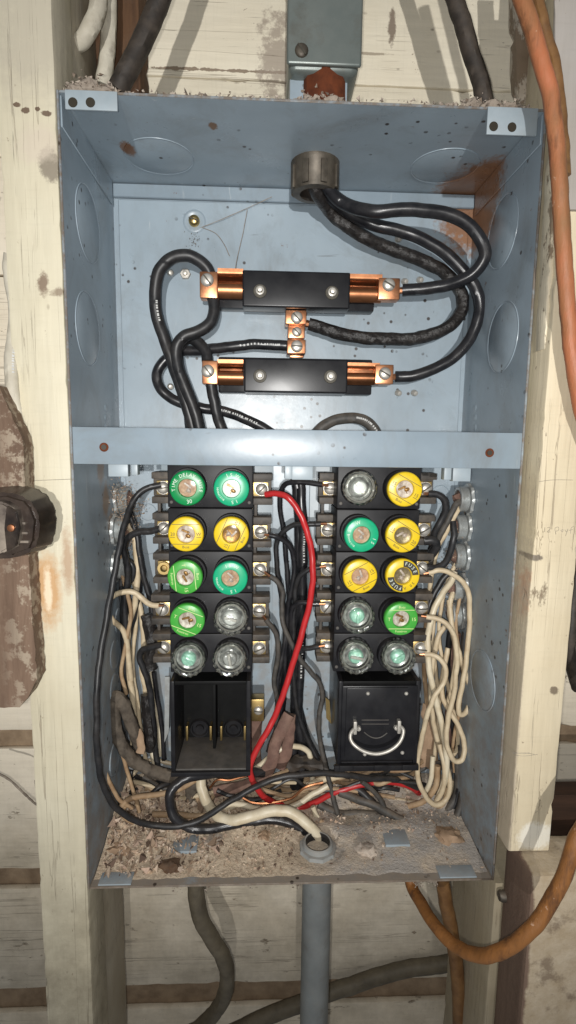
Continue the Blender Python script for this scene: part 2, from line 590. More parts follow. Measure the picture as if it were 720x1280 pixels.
def orange_mat():
    t = NT('orange_sheath')
    nz = t.ramp(t.noise(28, 6, 0.65, (1, 1, 0.5)), 0.35, 0.65)
    c = t.mix(nz, (0.44, 0.145, 0.065), (0.28, 0.135, 0.058))
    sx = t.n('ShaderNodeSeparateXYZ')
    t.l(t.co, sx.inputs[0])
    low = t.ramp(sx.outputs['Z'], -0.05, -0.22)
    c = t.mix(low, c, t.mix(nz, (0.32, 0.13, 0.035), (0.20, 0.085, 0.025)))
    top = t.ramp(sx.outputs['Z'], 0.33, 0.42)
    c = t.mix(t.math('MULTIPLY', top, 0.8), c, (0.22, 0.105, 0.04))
    bl = t.ramp(t.noise(40, 6, 0.7, (1, 1, 0.3)), 0.53, 0.66)
    c = t.mix(t.math('MULTIPLY', bl, 0.85), c, (0.07, 0.030, 0.015))
    b2 = t.ramp(t.noise(16, 5, 0.7, (1.6, 1.6, 0.45), 0.8), 0.50, 0.66)
    c = t.mix(t.math('MULTIPLY', b2, 0.55), c, (0.16, 0.075, 0.032))
    b3 = t.ramp(t.noise(150, 4, 0.6, (1, 1, 0.06)), 0.62, 0.70)
    c = t.mix(t.math('MULTIPLY', b3, 0.5), c, (0.09, 0.04, 0.02))
    pk = t.ramp(t.noise(60, 6, 0.75), 0.64, 0.68)
    c = t.mix(t.math('MULTIPLY', pk, 0.6), c, (0.62, 0.42, 0.30))
    t.bump(t.noise(120, 5, 0.7, (1, 1, 0.25)), 0.6, 0.0015)
    return t.done(c, 0.5, 0, 0.4)


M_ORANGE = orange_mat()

M_PENCIL = simple('pencil_grey', (0.20, 0.18, 0.15), (0.34, 0.30, 0.25), 300, 0.7)
CREAM = (0.645, 0.592, 0.448)
w1 = at(60, 735, 0.0)
w2 = at(62, 205, 0.0)
w3 = at(55, 350, 0.0)
w5 = at(84, 700, 0.0)
M_STUD_L = painted_wood('cream_paint_on_stud', CREAM, (
    (tuple(w1), (0.013, 0.03, 0.036), (0.52, 0.29, 0.12), 0.85, 0.5, 0.35, 30),
    (tuple(w5), (0.006, 0.03, 0.040), (0.36, 0.21, 0.11), 0.7, 0.6, 0.6, 50),
    (tuple(at(60, 738, 0.0)), (0.004, 0.03, 0.022), (0.78, 0.66, 0.48), 0.9, 0.5, 0.5, 50),
    (tuple(w2), (0.009, 0.03, 0.014), (0.22, 0.185, 0.14), 0.9, 0.3, 0.4, 70),
    (tuple(at(35, 20, 0.0)), (0.05, 0.05, 0.075), (0.42, 0.38, 0.30), 0.75, 0.7, 0.5, 25),
    (tuple(at(50, 180, 0.0)), (0.022, 0.03, 0.016), (0.58, 0.50, 0.40), 0.7, 0.6, 0.6, 60),
    (tuple(at(21, 131, 0.0)), (0.003, 0.03, 0.0018), (0.13, 0.085, 0.055), 0.95, 0.2, 0.5, 160),
    (tuple(at(32, 138, 0.0)), (0.0035, 0.03, 0.0025), (0.13, 0.085, 0.055), 0.95, 0.2, 0.5, 160),
    (tuple(at(47, 136, 0.0)), (0.002, 0.03, 0.0018), (0.13, 0.085, 0.055), 0.95, 0.2, 0.5, 160),
    (tuple(at(58, 142, 0.0)), (0.004, 0.03, 0.0022), (0.13, 0.085, 0.055), 0.95, 0.2, 0.5, 160),
    (tuple(at(54, 355, 0.0)), (0.005, 0.03, 0.009), (0.18, 0.12, 0.08), 0.9, 0.5, 0.9, 110),
    (tuple(at(72, 365, 0.0)), (0.006, 0.03, 0.004), (0.20, 0.14, 0.09), 0.8, 0.5, 0.9, 110),
), peel=0.655, brown_low=0.9, dirt=0.35)
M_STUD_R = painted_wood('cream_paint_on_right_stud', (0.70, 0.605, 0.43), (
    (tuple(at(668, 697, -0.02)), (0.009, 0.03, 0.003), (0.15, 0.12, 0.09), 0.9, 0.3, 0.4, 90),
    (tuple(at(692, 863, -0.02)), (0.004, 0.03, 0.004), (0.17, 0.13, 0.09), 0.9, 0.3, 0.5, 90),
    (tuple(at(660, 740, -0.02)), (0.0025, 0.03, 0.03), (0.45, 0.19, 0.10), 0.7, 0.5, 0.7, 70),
    ((0.1825, 0.0, 0.1), (0.0032, 0.5, 2.0), (0.40, 0.335, 0.25), 0.8, 0.5, 0.12, 60),  # side face: bare grey-beige wood, with its grazing-light dimness painted in
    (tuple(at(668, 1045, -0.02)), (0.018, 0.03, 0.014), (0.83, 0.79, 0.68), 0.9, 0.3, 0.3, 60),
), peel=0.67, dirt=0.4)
M_WALL_T = painted_wood('white_paint_on_boards', (0.82, 0.75, 0.60), (
    (tuple(at(280, 88, 0.15)), (0.09, 0.05, 0.0016), (0.20, 0.14, 0.09), 0.9, 0.2, 1.3, 90),
    (tuple(at(345, 75, 0.15)), (0.020, 0.05, 0.05), (0.30, 0.24, 0.19), 0.75, 0.5, 1.0, 130),
    (tuple(at(490, 35, 0.15)), (0.004, 0.05, 0.018), (0.20, 0.15, 0.11), 0.9, 0.4, 0.7, 90),
    (tuple(at(460, 67, 0.15)), (0.03, 0.05, 0.0015), (0.25, 0.19, 0.13), 0.7, 0.4, 0.8, 80),
), grain=(0.08, 1.0, 1.0), peel=0.665, dirt=0.25)
M_WALL = painted_wood('grey_white_paint_on_boards', (0.86, 0.77, 0.62), (), grain=(0.08, 1.0, 1.0), peel=0.625,
                      dirt=0.45, brown_low=0.5)
M_LEDGE = simple('dusty_brown_backing', (0.36, 0.265, 0.175), (0.20, 0.14, 0.09), 45, 0.9, 0, 0.2, 0.6, bdist=0.002)
M_OLDWOOD = simple('old_brown_wood', (0.15, 0.080, 0.042), (0.065, 0.036, 0.022), 90, 0.8, 0, 0.2, 0.5,
                   stretch=(1, 1, 0.12), bdist=0.0015, dust=0.2)
M_DARKWOOD = simple('dark_brown_wood', (0.060, 0.032, 0.020), (0.025, 0.015, 0.010), 90, 0.8, 0, 0.2, 0.5,
                    stretch=(0.12, 1, 1), bdist=0.0015)
M_BEIGE = painted_wood('dirty_beige_paint', (0.46, 0.40, 0.29), (), peel=0.66, dirt=0.8, brown_low=0.3)
M_DIRTYST = painted_wood('grey_beige_stud_paint', (0.42, 0.375, 0.29), (), peel=0.64, dirt=0.8)
M_GREYPL = painted_wood('grey_board_paint', (0.40, 0.37, 0.34), (), peel=0.64, dirt=0.7)


def plank_mat():
    t = NT('weathered_red_brown_wood')
    g = t.noise(80, 6, 0.65, (1, 1, 0.12))
    c = t.mix(t.ramp(g, 0.35, 0.65), (0.115, 0.072, 0.048), (0.195, 0.128, 0.088))
    k = t.ramp(t.noise(30, 6, 0.7), 0.52, 0.72)
    c = t.mix(t.math('MULTIPLY', k, 0.55), c, (0.27, 0.195, 0.135))
    p = t.ramp(t.noise(60, 7, 0.75), 0.69, 0.72)
    sx = t.n('ShaderNodeSeparateXYZ')
    t.l(t.co, sx.inputs[0])
    edge = t.ramp(sx.outputs['X'], -0.236, -0.217)
    c = t.mix(t.math('MULTIPLY', t.math('MAXIMUM', p, t.math('MULTIPLY', edge, t.ramp(t.noise(70, 6, 0.7), 0.5, 0.56))),
                     0.6), c, (0.44, 0.37, 0.28))
    t.bump(g, 0.7, 0.0015)
    return t.done(c, 0.75, 0, 0.3)


M_PLANK = plank_mat()


def vivid(name, c, rough=0.32):
    return simple(name, c, tuple(v * 0.86 for v in c), 220, rough, 0, 0.5, 0.03)


M_GREEN = vivid('green_fuse_paint', (0.004, 0.26, 0.070))
M_TEAL = vivid('teal_green_fuse_paint', (0.010, 0.40, 0.19))
M_LIME = vivid('lime_green_fuse_paint', (0.062, 0.38, 0.050))
M_YEL = vivid('yellow_fuse_paint', (0.80, 0.56, 0.018))
M_INKW = vivid('white_ink', (0.72, 0.80, 0.70), 0.5)
M_INKY = vivid('pale_yellow_ink', (0.70, 0.78, 0.36), 0.5)
M_INKB = vivid('black_ink', (0.028, 0.022, 0.012), 0.5)
M_TAN = simple('tan_fuse_core', (0.58, 0.40, 0.27), (0.28, 0.14, 0.08), 260, 0.6, 0, 0.3, 0.3)
M_SILV = simple('silvery_fuse_core', (0.66, 0.60, 0.54), (0.28, 0.20, 0.16), 240, 0.5, 0.1, 0.5, 0.3)
M_WHTC = simple('white_core_and_glare', (0.85, 0.86, 0.83), (0.70, 0.70, 0.66), 330, 0.4, 0, 0.5, 0.2)
M_BRNC = simple('brown_fuse_core', (0.38, 0.20, 0.05), (0.16, 0.085, 0.028), 330, 0.35, 0.5, 0.5, 0.3)
M_OLIVE = simple('olive_fuse_core', (0.30, 0.24, 0.13), (0.15, 0.11, 0.06), 330, 0.35, 0.4, 0.5, 0.3)
M_GRNC = simple('pale_green_fuse_core', (0.50, 0.84, 0.68), (0.20, 0.52, 0.36), 330, 0.4, 0.0, 0.5, 0.3)
M_MIRC = simple('silver_with_painted_glints', (0.78, 0.78, 0.74), (0.16, 0.16, 0.15), 150, 0.25, 0.45, 0.5, 0.6, stretch=(1, 1, 1))  # mottling paints in the bright highlights and dark gaps of clear glass
M_WIND = glass_mat('fuse_window_glass', (0.95, 0.96, 0.95), 0.0, 0.12)
M_GLASS = glass_mat('moulded_fuse_glass', (0.93, 0.95, 0.93), 0.12, 0.05, 1.0)

# ------------------------------------------------------------------ wall, boards, studs
BX, BZ, BD = 0.18, 0.32, 0.139      # half width, half height and depth of the enclosure

wall = link('wall', bpy.data.meshes.new('wall'), None, None, False)
bm = box(-0.75, 0.75, 0.1580, 0.170, -0.95, 0.85)
bm.to_mesh(wall.data)
bm.free()
wall.data.materials.append(M_LEDGE)
wall['kind'] = 'structure'


def zwall(py):
    return at(300, py, 0.150).z


edges = [(-260, -140), (-138, 96.4), (97.2, 204.3), (206, 350), (352, 500), (502, 640), (642, 775), (778, 909), (932, 1080),
         (1103, 1226), (1256, 1390), (1410, 1560), (1580, 1700)]
for i, (a, b) in enumerate(edges):
    z1, z0 = zwall(a), zwall(b)
    me = plank_mesh('board', (-0.72, 0.1490 + 0.0008 * (i % 3), (z0 + z1) / 2), (0.72, 0.1490 + 0.0008 * (i % 3), (z0 + z1) / 2 - 0.004),
                    (0, 0, 1), z1 - z0, (0, 1, 0), 0.0075, 0.0015, 0.0007, 0.003, 0.012, i * 7.3)
    link('board', me, M_WALL_T if b < 220 else M_WALL, wall)

# left stud: cream front piece and the rough stud behind it
sl = thing('wall_stud', 'cream painted stud left of the grey box with orange bare wood patch', 'stud', (-0.203, 0.02, -0.6),
           'studs beside the box')
L0, L1 = at(42.5, 0, 0.0), at(91, 1280, 0.0)
xl = -0.1825
link('front_board', plank_mesh('front_board', (xl - 0.0210, 0.0, 0.62), (xl - 0.0195, 0.0, -0.75), (1, 0, 0), 0.0415, (0, 1, 0), 0.042,
                               0.0018, 0.0005, 0.0016, 0.006, 3.1), M_STUD_L, sl)
link('rear_stud', plank_mesh('rear_stud', (xl - 0.0225, 0.0425, 0.62), (xl - 0.0205, 0.0425, -0.75), (1, 0, 0), 0.040, (0, 1, 0), 0.070,
                             0.0018, 0.0008, 0.003, 0.008, 8.7), M_DIRTYST, sl)
link('rear_batten', plank_mesh('rear_batten', (xl + 0.012, 0.112, 0.62), (xl + 0.012, 0.112, 0.325), (1, 0, 0), 0.05, (0, 1, 0), 0.037,
                               0.0018, 0.0008, 0.003, 0.008, 2.7), M_OLDWOOD, sl)
for (xa, ya, xb, yb, yy, par) in ((33, 601, 88, 599, -0.0006, sl),):
    a, b = at(xa, ya, yy), at(xb, yb, yy)
    link('pencil_line', tube_mesh('pencil_line', [a, a.lerp(b, 0.5), b], 0.0002, 4), M_PENCIL, par)

# right stud, slightly proud of the box
sr = thing('wall_stud', 'cream painted stud right of the grey box with pencil marks on it', 'stud', (0.2, 0.0, -0.27),
           'studs beside the box')
zb = at(655, 1063, -0.02).z
xr = 0.1835
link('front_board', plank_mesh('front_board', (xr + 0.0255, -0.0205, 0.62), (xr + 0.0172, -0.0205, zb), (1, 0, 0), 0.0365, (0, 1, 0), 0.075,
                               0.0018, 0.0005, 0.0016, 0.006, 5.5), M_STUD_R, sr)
strokes = [((674, 602), (690, 600), (716, 600)),
           ((641, 942), (655, 941), (668, 943)), ((643, 944), (656, 945), (672, 943)), ((640, 940), (652, 942), (662, 941)),
           ((681, 659), (681, 665)), ((684, 660), (687, 659), (687, 662), (684, 665), (688, 665)),
           ((695, 668), (694, 660), (698, 659), (698, 663), (695, 664)), ((701, 663), (703, 665), (704, 662), (701, 663)),
           ((706, 662), (708, 665), (710, 661), (707, 670)), ((713, 667), (714, 660), (717, 658)), ((711, 663), (716, 662))]
for s in strokes:
    link('pencil_mark', tube_mesh('pencil_mark', catmull([at(x, y, -0.0206) for x, y in s], 4), 0.00016, 4), M_PENCIL, sr)

# lower post under the box, right
pr = link('post', plank_mesh('post', (0.2035, 0.002, -0.3265), (0.200, 0.002, -0.75), (1, 0, 0), 0.038, (0, 1, 0), 0.098, 0.0018, 0.0006, 0.002, 0.008, 6.1), M_BEIGE)
tag(pr, 'dirty beige post under the right end of the box', 'post')
# block at lower right
bt = at(655, 1066, -0.012).z
bl = thing('wood_block', 'big chipped beige block below the right stud', 'block', (0.26, 0.0, -0.75))
bm = bmesh.new()
NXb, NZb = 14, 30
x0b, x1b, y0b, y1b, z1b, z0b = 0.1900, 0.36, -0.046, 0.0, zb - 0.001, -0.75
add_box(bm, x0b, x1b, y0b, y1b, z0b, z1b, 0.004, 2)
bmesh.ops.subdivide_edges(bm, edges=bm.edges[:], cuts=6, use_grid_fill=True)
for v in bm.verts:
    k = mnoise.noise(v.co * 28) * 0.0022 + mnoise.noise(v.co * 90) * 0.0009
    v.co += Vector((abs(k) * (1 if v.co.x < 0.2 else -1), k, k if v.co.z < z1b - 0.01 else -abs(k)))


def block_mat():
    t = NT('chipped_block_paint')
    c0 = t.noise(60, 6, 0.7)
    c = t.mix(t.ramp(c0, 0.35, 0.65), (0.42, 0.33, 0.22), (0.54, 0.45, 0.33))
    k = t.ramp(t.noise(34, 6, 0.7), 0.56, 0.66)
    c = t.mix(t.math('MULTIPLY', k, 0.75), c, (0.20, 0.145, 0.10))
    sx = t.n('ShaderNodeSeparateXYZ')
    t.l(t.co, sx.inputs[0])
    e = t.math('ADD', sx.outputs['X'], t.math('MULTIPLY', t.math('SUBTRACT', t.noise(30, 5, 0.7), 0.5), 0.010))
    side = t.ramp(e, 0.1945, 0.1925)
    g = t.noise(90, 5, 0.6, (1, 1, 0.12))
    c = t.mix(side, c, t.mix(g, (0.11, 0.068, 0.050), (0.24, 0.165, 0.12)))
    t.bump(c0, 0.7, 0.002)
    return t.done(c, 0.8, 0, 0.25)


obj('body', bm, block_mat(), bl)
o = obj('bolt_head', lathe([(0, -0.004), (0.004, -0.004), (0.005, -0.002), (0.005, 0.004)], Matrix.Translation(atx(629, 1120, 0.1895)) @ facing((-1, 0, 0)), 10), M_NUT, bl)

# dark board behind the right stud
db = link('dark_board', plank_mesh('dark_board', (0.28, 0.024, at(700, 935, 0.02).z - 0.05), (0.28, 0.024, zb - 0.03), (1, 0, 0), 0.12, (0, 1, 0), 0.02, 0.002, 0.0006, 0.002, 0.008, 4.4), M_DARKWOOD)
db.data.transform(Matrix.Translation((0, 0, 0)))
tag(db, 'dark brown bare board behind the foot of the right stud', 'board')

# narrow peeling strip between box and right stud, lath above the box
s1 = link('peeling_strip', plank_mesh('peeling_strip', at(682, 170, 0.0) + Vector((0.0035, 0, 0)), at(667, 440, 0.0) + Vector((0.0035, 0, 0)), (1, 0, 0), 0.0052, (0, -1, 0), 0.014, 0.001, 0.0008, 0.002, 0.004, 1.9),
          painted_wood('flaking_cream_paint', (0.74, 0.66, 0.50), (), peel=0.545, dirt=0.5))
tag(s1, 'narrow flaking cream strip between box and right stud', 'strip')
s2 = link('lath', plank_mesh('lath', at(652, -90, 0.055), at(658, 128, 0.055), (1, 0, 0), 0.015, (0, 1, 0), 0.012, 0.001, 0.0009, 0.003, 0.004, 2.9),
          painted_wood('flaking_lath_paint', (0.50, 0.44, 0.36), (), peel=0.50, dirt=0.8))
tag(s2, 'flaking upright lath above the right end of the box', 'lath')
s3 = link('lath', plank_mesh('lath', at(682, -90, 0.03), at(686, 150, 0.03), (1, 0, 0), 0.011, (0, 1, 0), 0.012, 0.001, 0.0006, 0.002, 0.004, 3.9), M_STUD_R)
tag(s3, 'cream upright lath behind the orange cable at upper right', 'lath')
s4 = link('grey_board', plank_mesh('grey_board', at(722, -90, -0.024), at(722, 262, -0.024), (1, 0, 0), 0.032, (0, 1, 0), 0.0032, 0.001, 0.0006, 0.002, 0.006, 4.9), M_GREYPL)  # thin board giving the stud's top end a darker grey tone
tag(s4, 'thin grey board at the upper right corner behind orange cable', 'board')

# weathered plank at far left, with the old switch on it
outline = [(-60, 470), (-2, 482), (8, 505), (24, 538), (30, 560), (31, 625), (36, 700), (40, 770), (44, 812), (46, 850), (36, 872), (24, 884), (-60, 886)]
outl = []
for (xa, ya), (xb, yb) in zip(outline, outline[1:]):
    k = max(1, int(math.hypot(xb - xa, yb - ya) / 6))
    for j in range(k):
        outl.append((xa + (xb - xa) * j / k + (random.uniform(-0.9, 0.9) if xa > 0 else 0), ya + (yb - ya) * j / k + random.uniform(-0.6, 0.6)))
bm = bmesh.new()
fr = [bm.verts.new(at(x, y, -0.018) + Vector((0, random.uniform(-0.0003, 0.0003), 0))) for x, y in outl]
bk = [bm.verts.new(v.co + Vector((0, 0.0165, 0))) for v in fr]
bm.faces.new(fr)
bm.faces.new(bk[::-1])
for i in range(len(fr)):
    j = (i + 1) % len(fr)
    bm.faces.new((fr[i], bk[i], bk[j], fr[j]))
o = obj('weathered_plank', bm, M_PLANK, None, False)
tag(o, 'weathered red brown plank with broken lower end at far left', 'plank')

sw = thing('old_switch', 'black and brown porcelain switch on the weathered plank at far left', 'switch', at(8, 660, -0.02))
kp = [(-45, 615), (6, 610), (33, 618), (44, 630), (52, 650), (49, 680), (42, 694), (15, 704), (-45, 706)]


def prism(poly, y0, y1, bev, scale0=1.0):
    bm = bmesh.new()
    cx = sum(p[0] for p in poly) / len(poly)
    cy = sum(p[1] for p in poly) / len(poly)
    f = [bm.verts.new(at(cx + (x - cx) * scale0, cy + (y - cy) * scale0, y0)) for x, y in poly]
    b = []
    for v, (x, y) in zip(f, poly):
        q = at(x, y, y0)
        b.append(bm.verts.new((q.x, y1, q.z)))
    bm.faces.new(f)
    bm.faces.new(b[::-1])
    for i in range(len(f)):
        j = (i + 1) % len(f)
        bm.faces.new((f[i], b[i], b[j], f[j]))
    if bev:
        bmesh.ops.bevel(bm, geom=list(set(f[0].link_edges) | {e for v in f for e in v.link_edges}), offset=bev, segments=2, affect='EDGES')
    return bm


M_PORC = simple('brown_black_porcelain', (0.010, 0.007, 0.006), (0.030, 0.019, 0.014), 60, 0.32, 0, 0.4, 0.25, dust=0.25)
M_PORC2 = simple('whitish_scraped_paint', (0.30, 0.25, 0.20), (0.035, 0.024, 0.02), 40, 0.6, 0, 0.4, 0.3)
obj('body', prism(kp, -0.045, -0.018, 0.003, 0.88), M_PORC, sw)
obj('cap', prism([(-45, 622), (4, 626), (20, 636), (26, 660), (20, 684), (2, 694), (-45, 694)], -0.052, -0.044, 0.0015, 0.94), M_PORC2, sw)
obj('face_plate', prism([(8, 632), (20, 640), (24, 660), (20, 682), (8, 690), (5, 660)], -0.054, -0.0515, 0.0005), M_PORC, sw)
obj('screw', lathe([(0, -0.0015), (0.0025, -0.001), (0.003, 0.001)], Matrix.Translation(at(14, 660, -0.0542)), 12), M_COPPER, sw)
for (x, y) in ((30, 666), (31, 677), (27, 654)):
    p = at(x, y, -0.046)
    obj('ridge', box(p.x - 0.003, p.x + 0.003, p.y - 0.0012, p.y + 0.004, p.z - 0.0009, p.z + 0.0009, 0.0004), M_PORC2, sw)

# ------------------------------------------------------------------ enclosure
enc = thing('fuse_box', 'open grey blue steel fuse box fixed between the studs', 'fuse box', (0, 0.07, -0.322))
T = 0.002
side_l = obj('side_wall', box(-BX - T, -BX, 0.0, BD, -BZ - T, BZ + T, 0.0005, 1), M_BOX, enc)
side_r = obj('side_wall', box(BX, BX + T, 0.0, BD, -BZ - T, BZ + T, 0.0005, 1), M_BOX, enc)
top_w = obj('top_wall', box(-BX, BX, 0.0003, BD, BZ, BZ + T, 0.0004, 1), M_BOX, enc)
bot_w = obj('bottom_wall', box(-BX, BX, 0.0003, BD, -BZ - T, -BZ, 0.0004, 1), M_BOX, enc)
back = obj('back_wall', box(-BX, BX, BD - T, BD - 0.0003, -BZ, BZ, 0.0), M_BOX, enc)
zpl = at(300, 254, BD - 0.007).z
plate = obj('back_panel', box(-BX + 0.006, BX - 0.006, BD - 0.0075, BD - 0.0055, -BZ + 0.004, zpl, 0.0006, 1), M_BOX, enc)
fl = obj('back_flange', box(-BX + 0.0005, BX - 0.0005, BD - 0.006, BD - 0.0022, at(300, 251, BD - 0.006).z, BZ - 0.0005, 0.001, 1), M_BAR, enc)
YB = BD - 0.0075           # front of back panel
# welded corner strips (upper left / upper right, running from front tab to back corner)
for s in (-1, 1):
    bm = bmesh.new()
    a = Vector((s * (BX - 0.0003), 0.010, BZ - 0.030))
    add_box(bm, min(s * BX, s * (BX - 0.0012)), max(s * BX, s * (BX - 0.0012)), 0.002, BD - 0.008, BZ - 0.022, BZ - 0.0006, 0.0004, 1)
    obj('corner_lap', bm, M_BOX, enc)

# divider bar
zb0, zb1 = at(360, 583, -0.001).z, at(360, 537, -0.001).z
divider = obj('divider_bar', box(-BX + 0.0006, BX - 0.0006, -0.0012, 0.0010, zb0, zb1, 0.0009, 2), M_BAR, enc)
bm = box(-BX + 0.0006, BX - 0.0006, 0.001, 0.018, zb1 - 0.0022, zb1 - 0.0006, 0.0004, 1)
obj('divider_flange', bm, M_BAR, divider)
bm = box(-BX + 0.0006, BX - 0.0006, 0.001, 0.012, zb0 + 0.0004, zb0 + 0.0020, 0.0004, 1)
obj('divider_flange', bm, M_BAR, divider)
for (x, y) in ((130, 559), (612, 566)):
    p = at(x, y, -0.0013)
    obj('screw_hole', lathe([(0, -0.0002), (0.0022, -0.0002), (0.0030, -0.0008), (0.0036, -0.0002), (0.0036, 0.0004)], Matrix.Translation(p), 16), [M_RUST], divider)
    obj('hole', lathe([(0, -0.0007), (0.0021, -0.0007), (0.0021, 0.0002)], Matrix.Translation(p), 14), M_INKB, divider)
for (xa, xb, ya, yb) in ((135, 160, 581, 596), (164, 172, 581, 594), (356, 365, 581, 599), (365, 391, 581, 600), (556, 564, 581, 600), (567, 588, 581, 602)):
    a, b = at(xa, ya, 0.003), at(xb, yb, 0.003)
    obj('hanger_tab', box(a.x, b.x, 0.0030, 0.0115, b.z, zb0 + 0.0003, 0.0006), M_TAB, divider)

# corner tabs with screw holes
for (xa, ya, xb, yb, holes) in ((82, 115, 148, 141, ((91, 128), (113, 128))), (608, 146, 669, 172, ((617, 158), (640, 159)))):
    a, b = at(xa, ya, 0.0), at(xb, yb, 0.0)
    tb = obj('corner_tab', box(a.x, b.x, -0.0022, -0.0004, b.z, BZ + 0.0008, 0.0006), M_TAB, enc)
    for h in holes:
        p = at(h[0], h[1], -0.0022)
        obj('hole', lathe([(0, -0.0003), (0.0033, -0.0003), (0.0036, 0.0004)], Matrix.Translation(p), 16), M_INKB, tb)
for (xa, ya, xb, yb) in ((121, 1090, 163, 1104), (552, 1076, 597, 1096)):
    a, b = at(xa, ya, 0.0), at(xb, yb, 0.0)
    obj('corner_tab', box(a.x, b.x, 0.0012, 0.0150, -BZ + 0.0002, -BZ + 0.0016, 0.0005), M_TAB, enc)
for (px, py) in ((232, 1060), (494, 1052)):
    p = atz(px, py, -BZ)
    tb = obj('floor_tab', box(p.x - 0.012, p.x + 0.012, p.y - 0.011, p.y + 0.011, -BZ + 0.0002, -BZ + 0.0058, 0.0008), M_TAB, enc)


# knock-outs: shallow pressed discs
def knockout(parent, p, n, r):
    obj('knockout', lathe([(0, -0.0007), (r * 0.93, -0.0007), (r * 0.965, -0.0001), (r * 0.985, -0.0001), (r, -0.0006), (r * 1.008, -0.0005), (r * 1.02, 0.0003)],
                          Matrix.Translation(p) @ facing(n), 48), M_BOX, parent)


for px, py, r in ((199, 196, 0.0300), (556, 208, 0.0300)):
    knockout(top_w, atz(px, py, BZ), (0, 0, -1), r)
for py in (278, 410):
    knockout(side_l, atx(108, py, -BX) + Vector((0, 0.004, 0)), (1, 0, 0), 0.030)
    knockout(side_r, atx(628, py + 12, BX), (-1, 0, 0), 0.030)
for px, py, r in ((143, 818, 0.015), (143, 860, 0.015), (143, 948, 0.017), (148, 775, 0.013)):
    knockout(side_l, atx(px, py, -BX), (1, 0, 0), r)
knockout(side_r, atx(603, 850, BX), (-1, 0, 0), 0.028)
for px, py, r in ((185, 640, 0.009), (186, 680, 0.011), (550, 618, 0.010), (425, 655, 0.01)):
    knockout(plate, at(px, py, YB), (0, -1, 0), r)


def screw_prof(r, h=0.0016):
    return [(0, -h), (r * 0.55, -h * 0.95), (r * 0.85, -h * 0.65), (r, -h * 0.15), (r, h * 0.4)]


def slotted_screw(name, p, n, r, m, parent, ang=0.6, h=0.0016):
    """domed screw head; the slot is a dark inlaid bar, its own little piece"""
    mt = Matrix.Translation(p) @ facing(n)
    s = obj(name, lathe(screw_prof(r, h), mt, 16), m, parent)
    bm = bmesh.new()
    vs = add_box(bm, -r * 0.88, r * 0.88, -h * 1.10, -h * 0.55, -r * 0.11, r * 0.11)
    bmesh.ops.transform(bm, matrix=mt @ Matrix.Rotation(ang, 4, 'Y'), verts=bm.verts[:])
    obj('slot', bm, M_SLOT, s, False)
    return s


M_SLOT = simple('dark_slot', (0.05, 0.045, 0.035), (0.09, 0.08, 0.06), 200, 0.6, 0.3)

# screws through the back panel
p = at(243, 277, YB)
w = obj('washer', lathe([(0, -0.0006), (0.0070, -0.0006), (0.0085, -0.0014), (0.0100, -0.0012), (0.0115, 0.0002)], Matrix.Translation(p), 28), M_BOX, enc)
slotted_screw('screw', p + Vector((0, -0.0022, 0)), (0, -1, 0), 0.0055, M_BRASS, w, 0.3, 0.004)
for i, (px, py, hexd) in enumerate(((213, 341, 0), (232, 343, 1), (505, 352, 0), (524, 350, 0), (497, 491, 0), (517, 491, 0), (213, 483, 0), (497, 299, 0))):
    p = at(px, py, YB)
    if hexd:
        obj('nut', lathe([(0.0016, -0.003), (0.0048, -0.003), (0.0055, -0.0022), (0.0055, 0.0005)], Matrix.Translation(p), 6), M_STEEL, enc)
        obj('stud_end', lathe([(0, -0.007), (0.0020, -0.0065), (0.0024, -0.003), (0.0024, 0)], Matrix.Translation(p), 10), M_STEEL, enc)
    else:
        obj('stud_end', lathe([(0, -0.0055), (0.0022, -0.005), (0.0030, -0.0035), (0.0034, 0)], Matrix.Translation(p) @ Euler((0.25, 0, 0.3)).to_matrix().to_4x4(), 10), M_STEEL, enc)

# embossed louvre marks on the left and right walls near the divider
for s, wl in ((-1, side_l), (1, side_r)):
    for k in range(3):
        p = atx(132 if s < 0 else 594, 510 + k * 12, s * BX)
        mt = Matrix.Translation(p) @ facing((-s, 0, 0))
        obj('emboss', lathe([(0, -0.0006), (0.003, -0.0006), (0.0042, 0.0003)], mt, 16), M_BOX, wl)

# ------------------------------------------------------------------ cable clamp nut in the top wall
p = atz(394, 205, BZ)
nut = thing('conduit_nut', 'grimy ribbed lock nut under the top wall where black cables enter', 'nut', p + Vector((0, 0, -0.003)))
prof = [(0.0135, -0.026), (0.0195, -0.0255), (0.0205, -0.023), (0.0205, -0.006), (0.022, -0.004), (0.022, 0.0005), (0.0, 0.0005)]
obj('body', lathe(prof, Matrix.Translation(p) @ facing((0, 0, -1)), 24), M_NUT, nut)
obj('throat', lathe([(0.0, -0.012), (0.0132, -0.012), (0.0134, -0.0262)], Matrix.Translation(p) @ facing((0, 0, -1)), 24), M_DKCAB, nut)
for k in range(8):
    a = 2 * math.pi * k / 8 + 0.3
    q = p + Vector((0.0212 * math.cos(a), 0.0212 * math.sin(a), -0.0145))
    bm = box(-0.0030, 0.0030, -0.0012, 0.0012, -0.0095, 0.0095, 0.0008)
    bmesh.ops.transform(bm, matrix=Matrix.Translation(q) @ Matrix.Rotation(a + math.pi / 2, 4, 'Z'), verts=bm.verts[:])
    obj('rib', bm, M_NUT, nut)

# ------------------------------------------------------------------ main connector blocks (two) with copper jaws


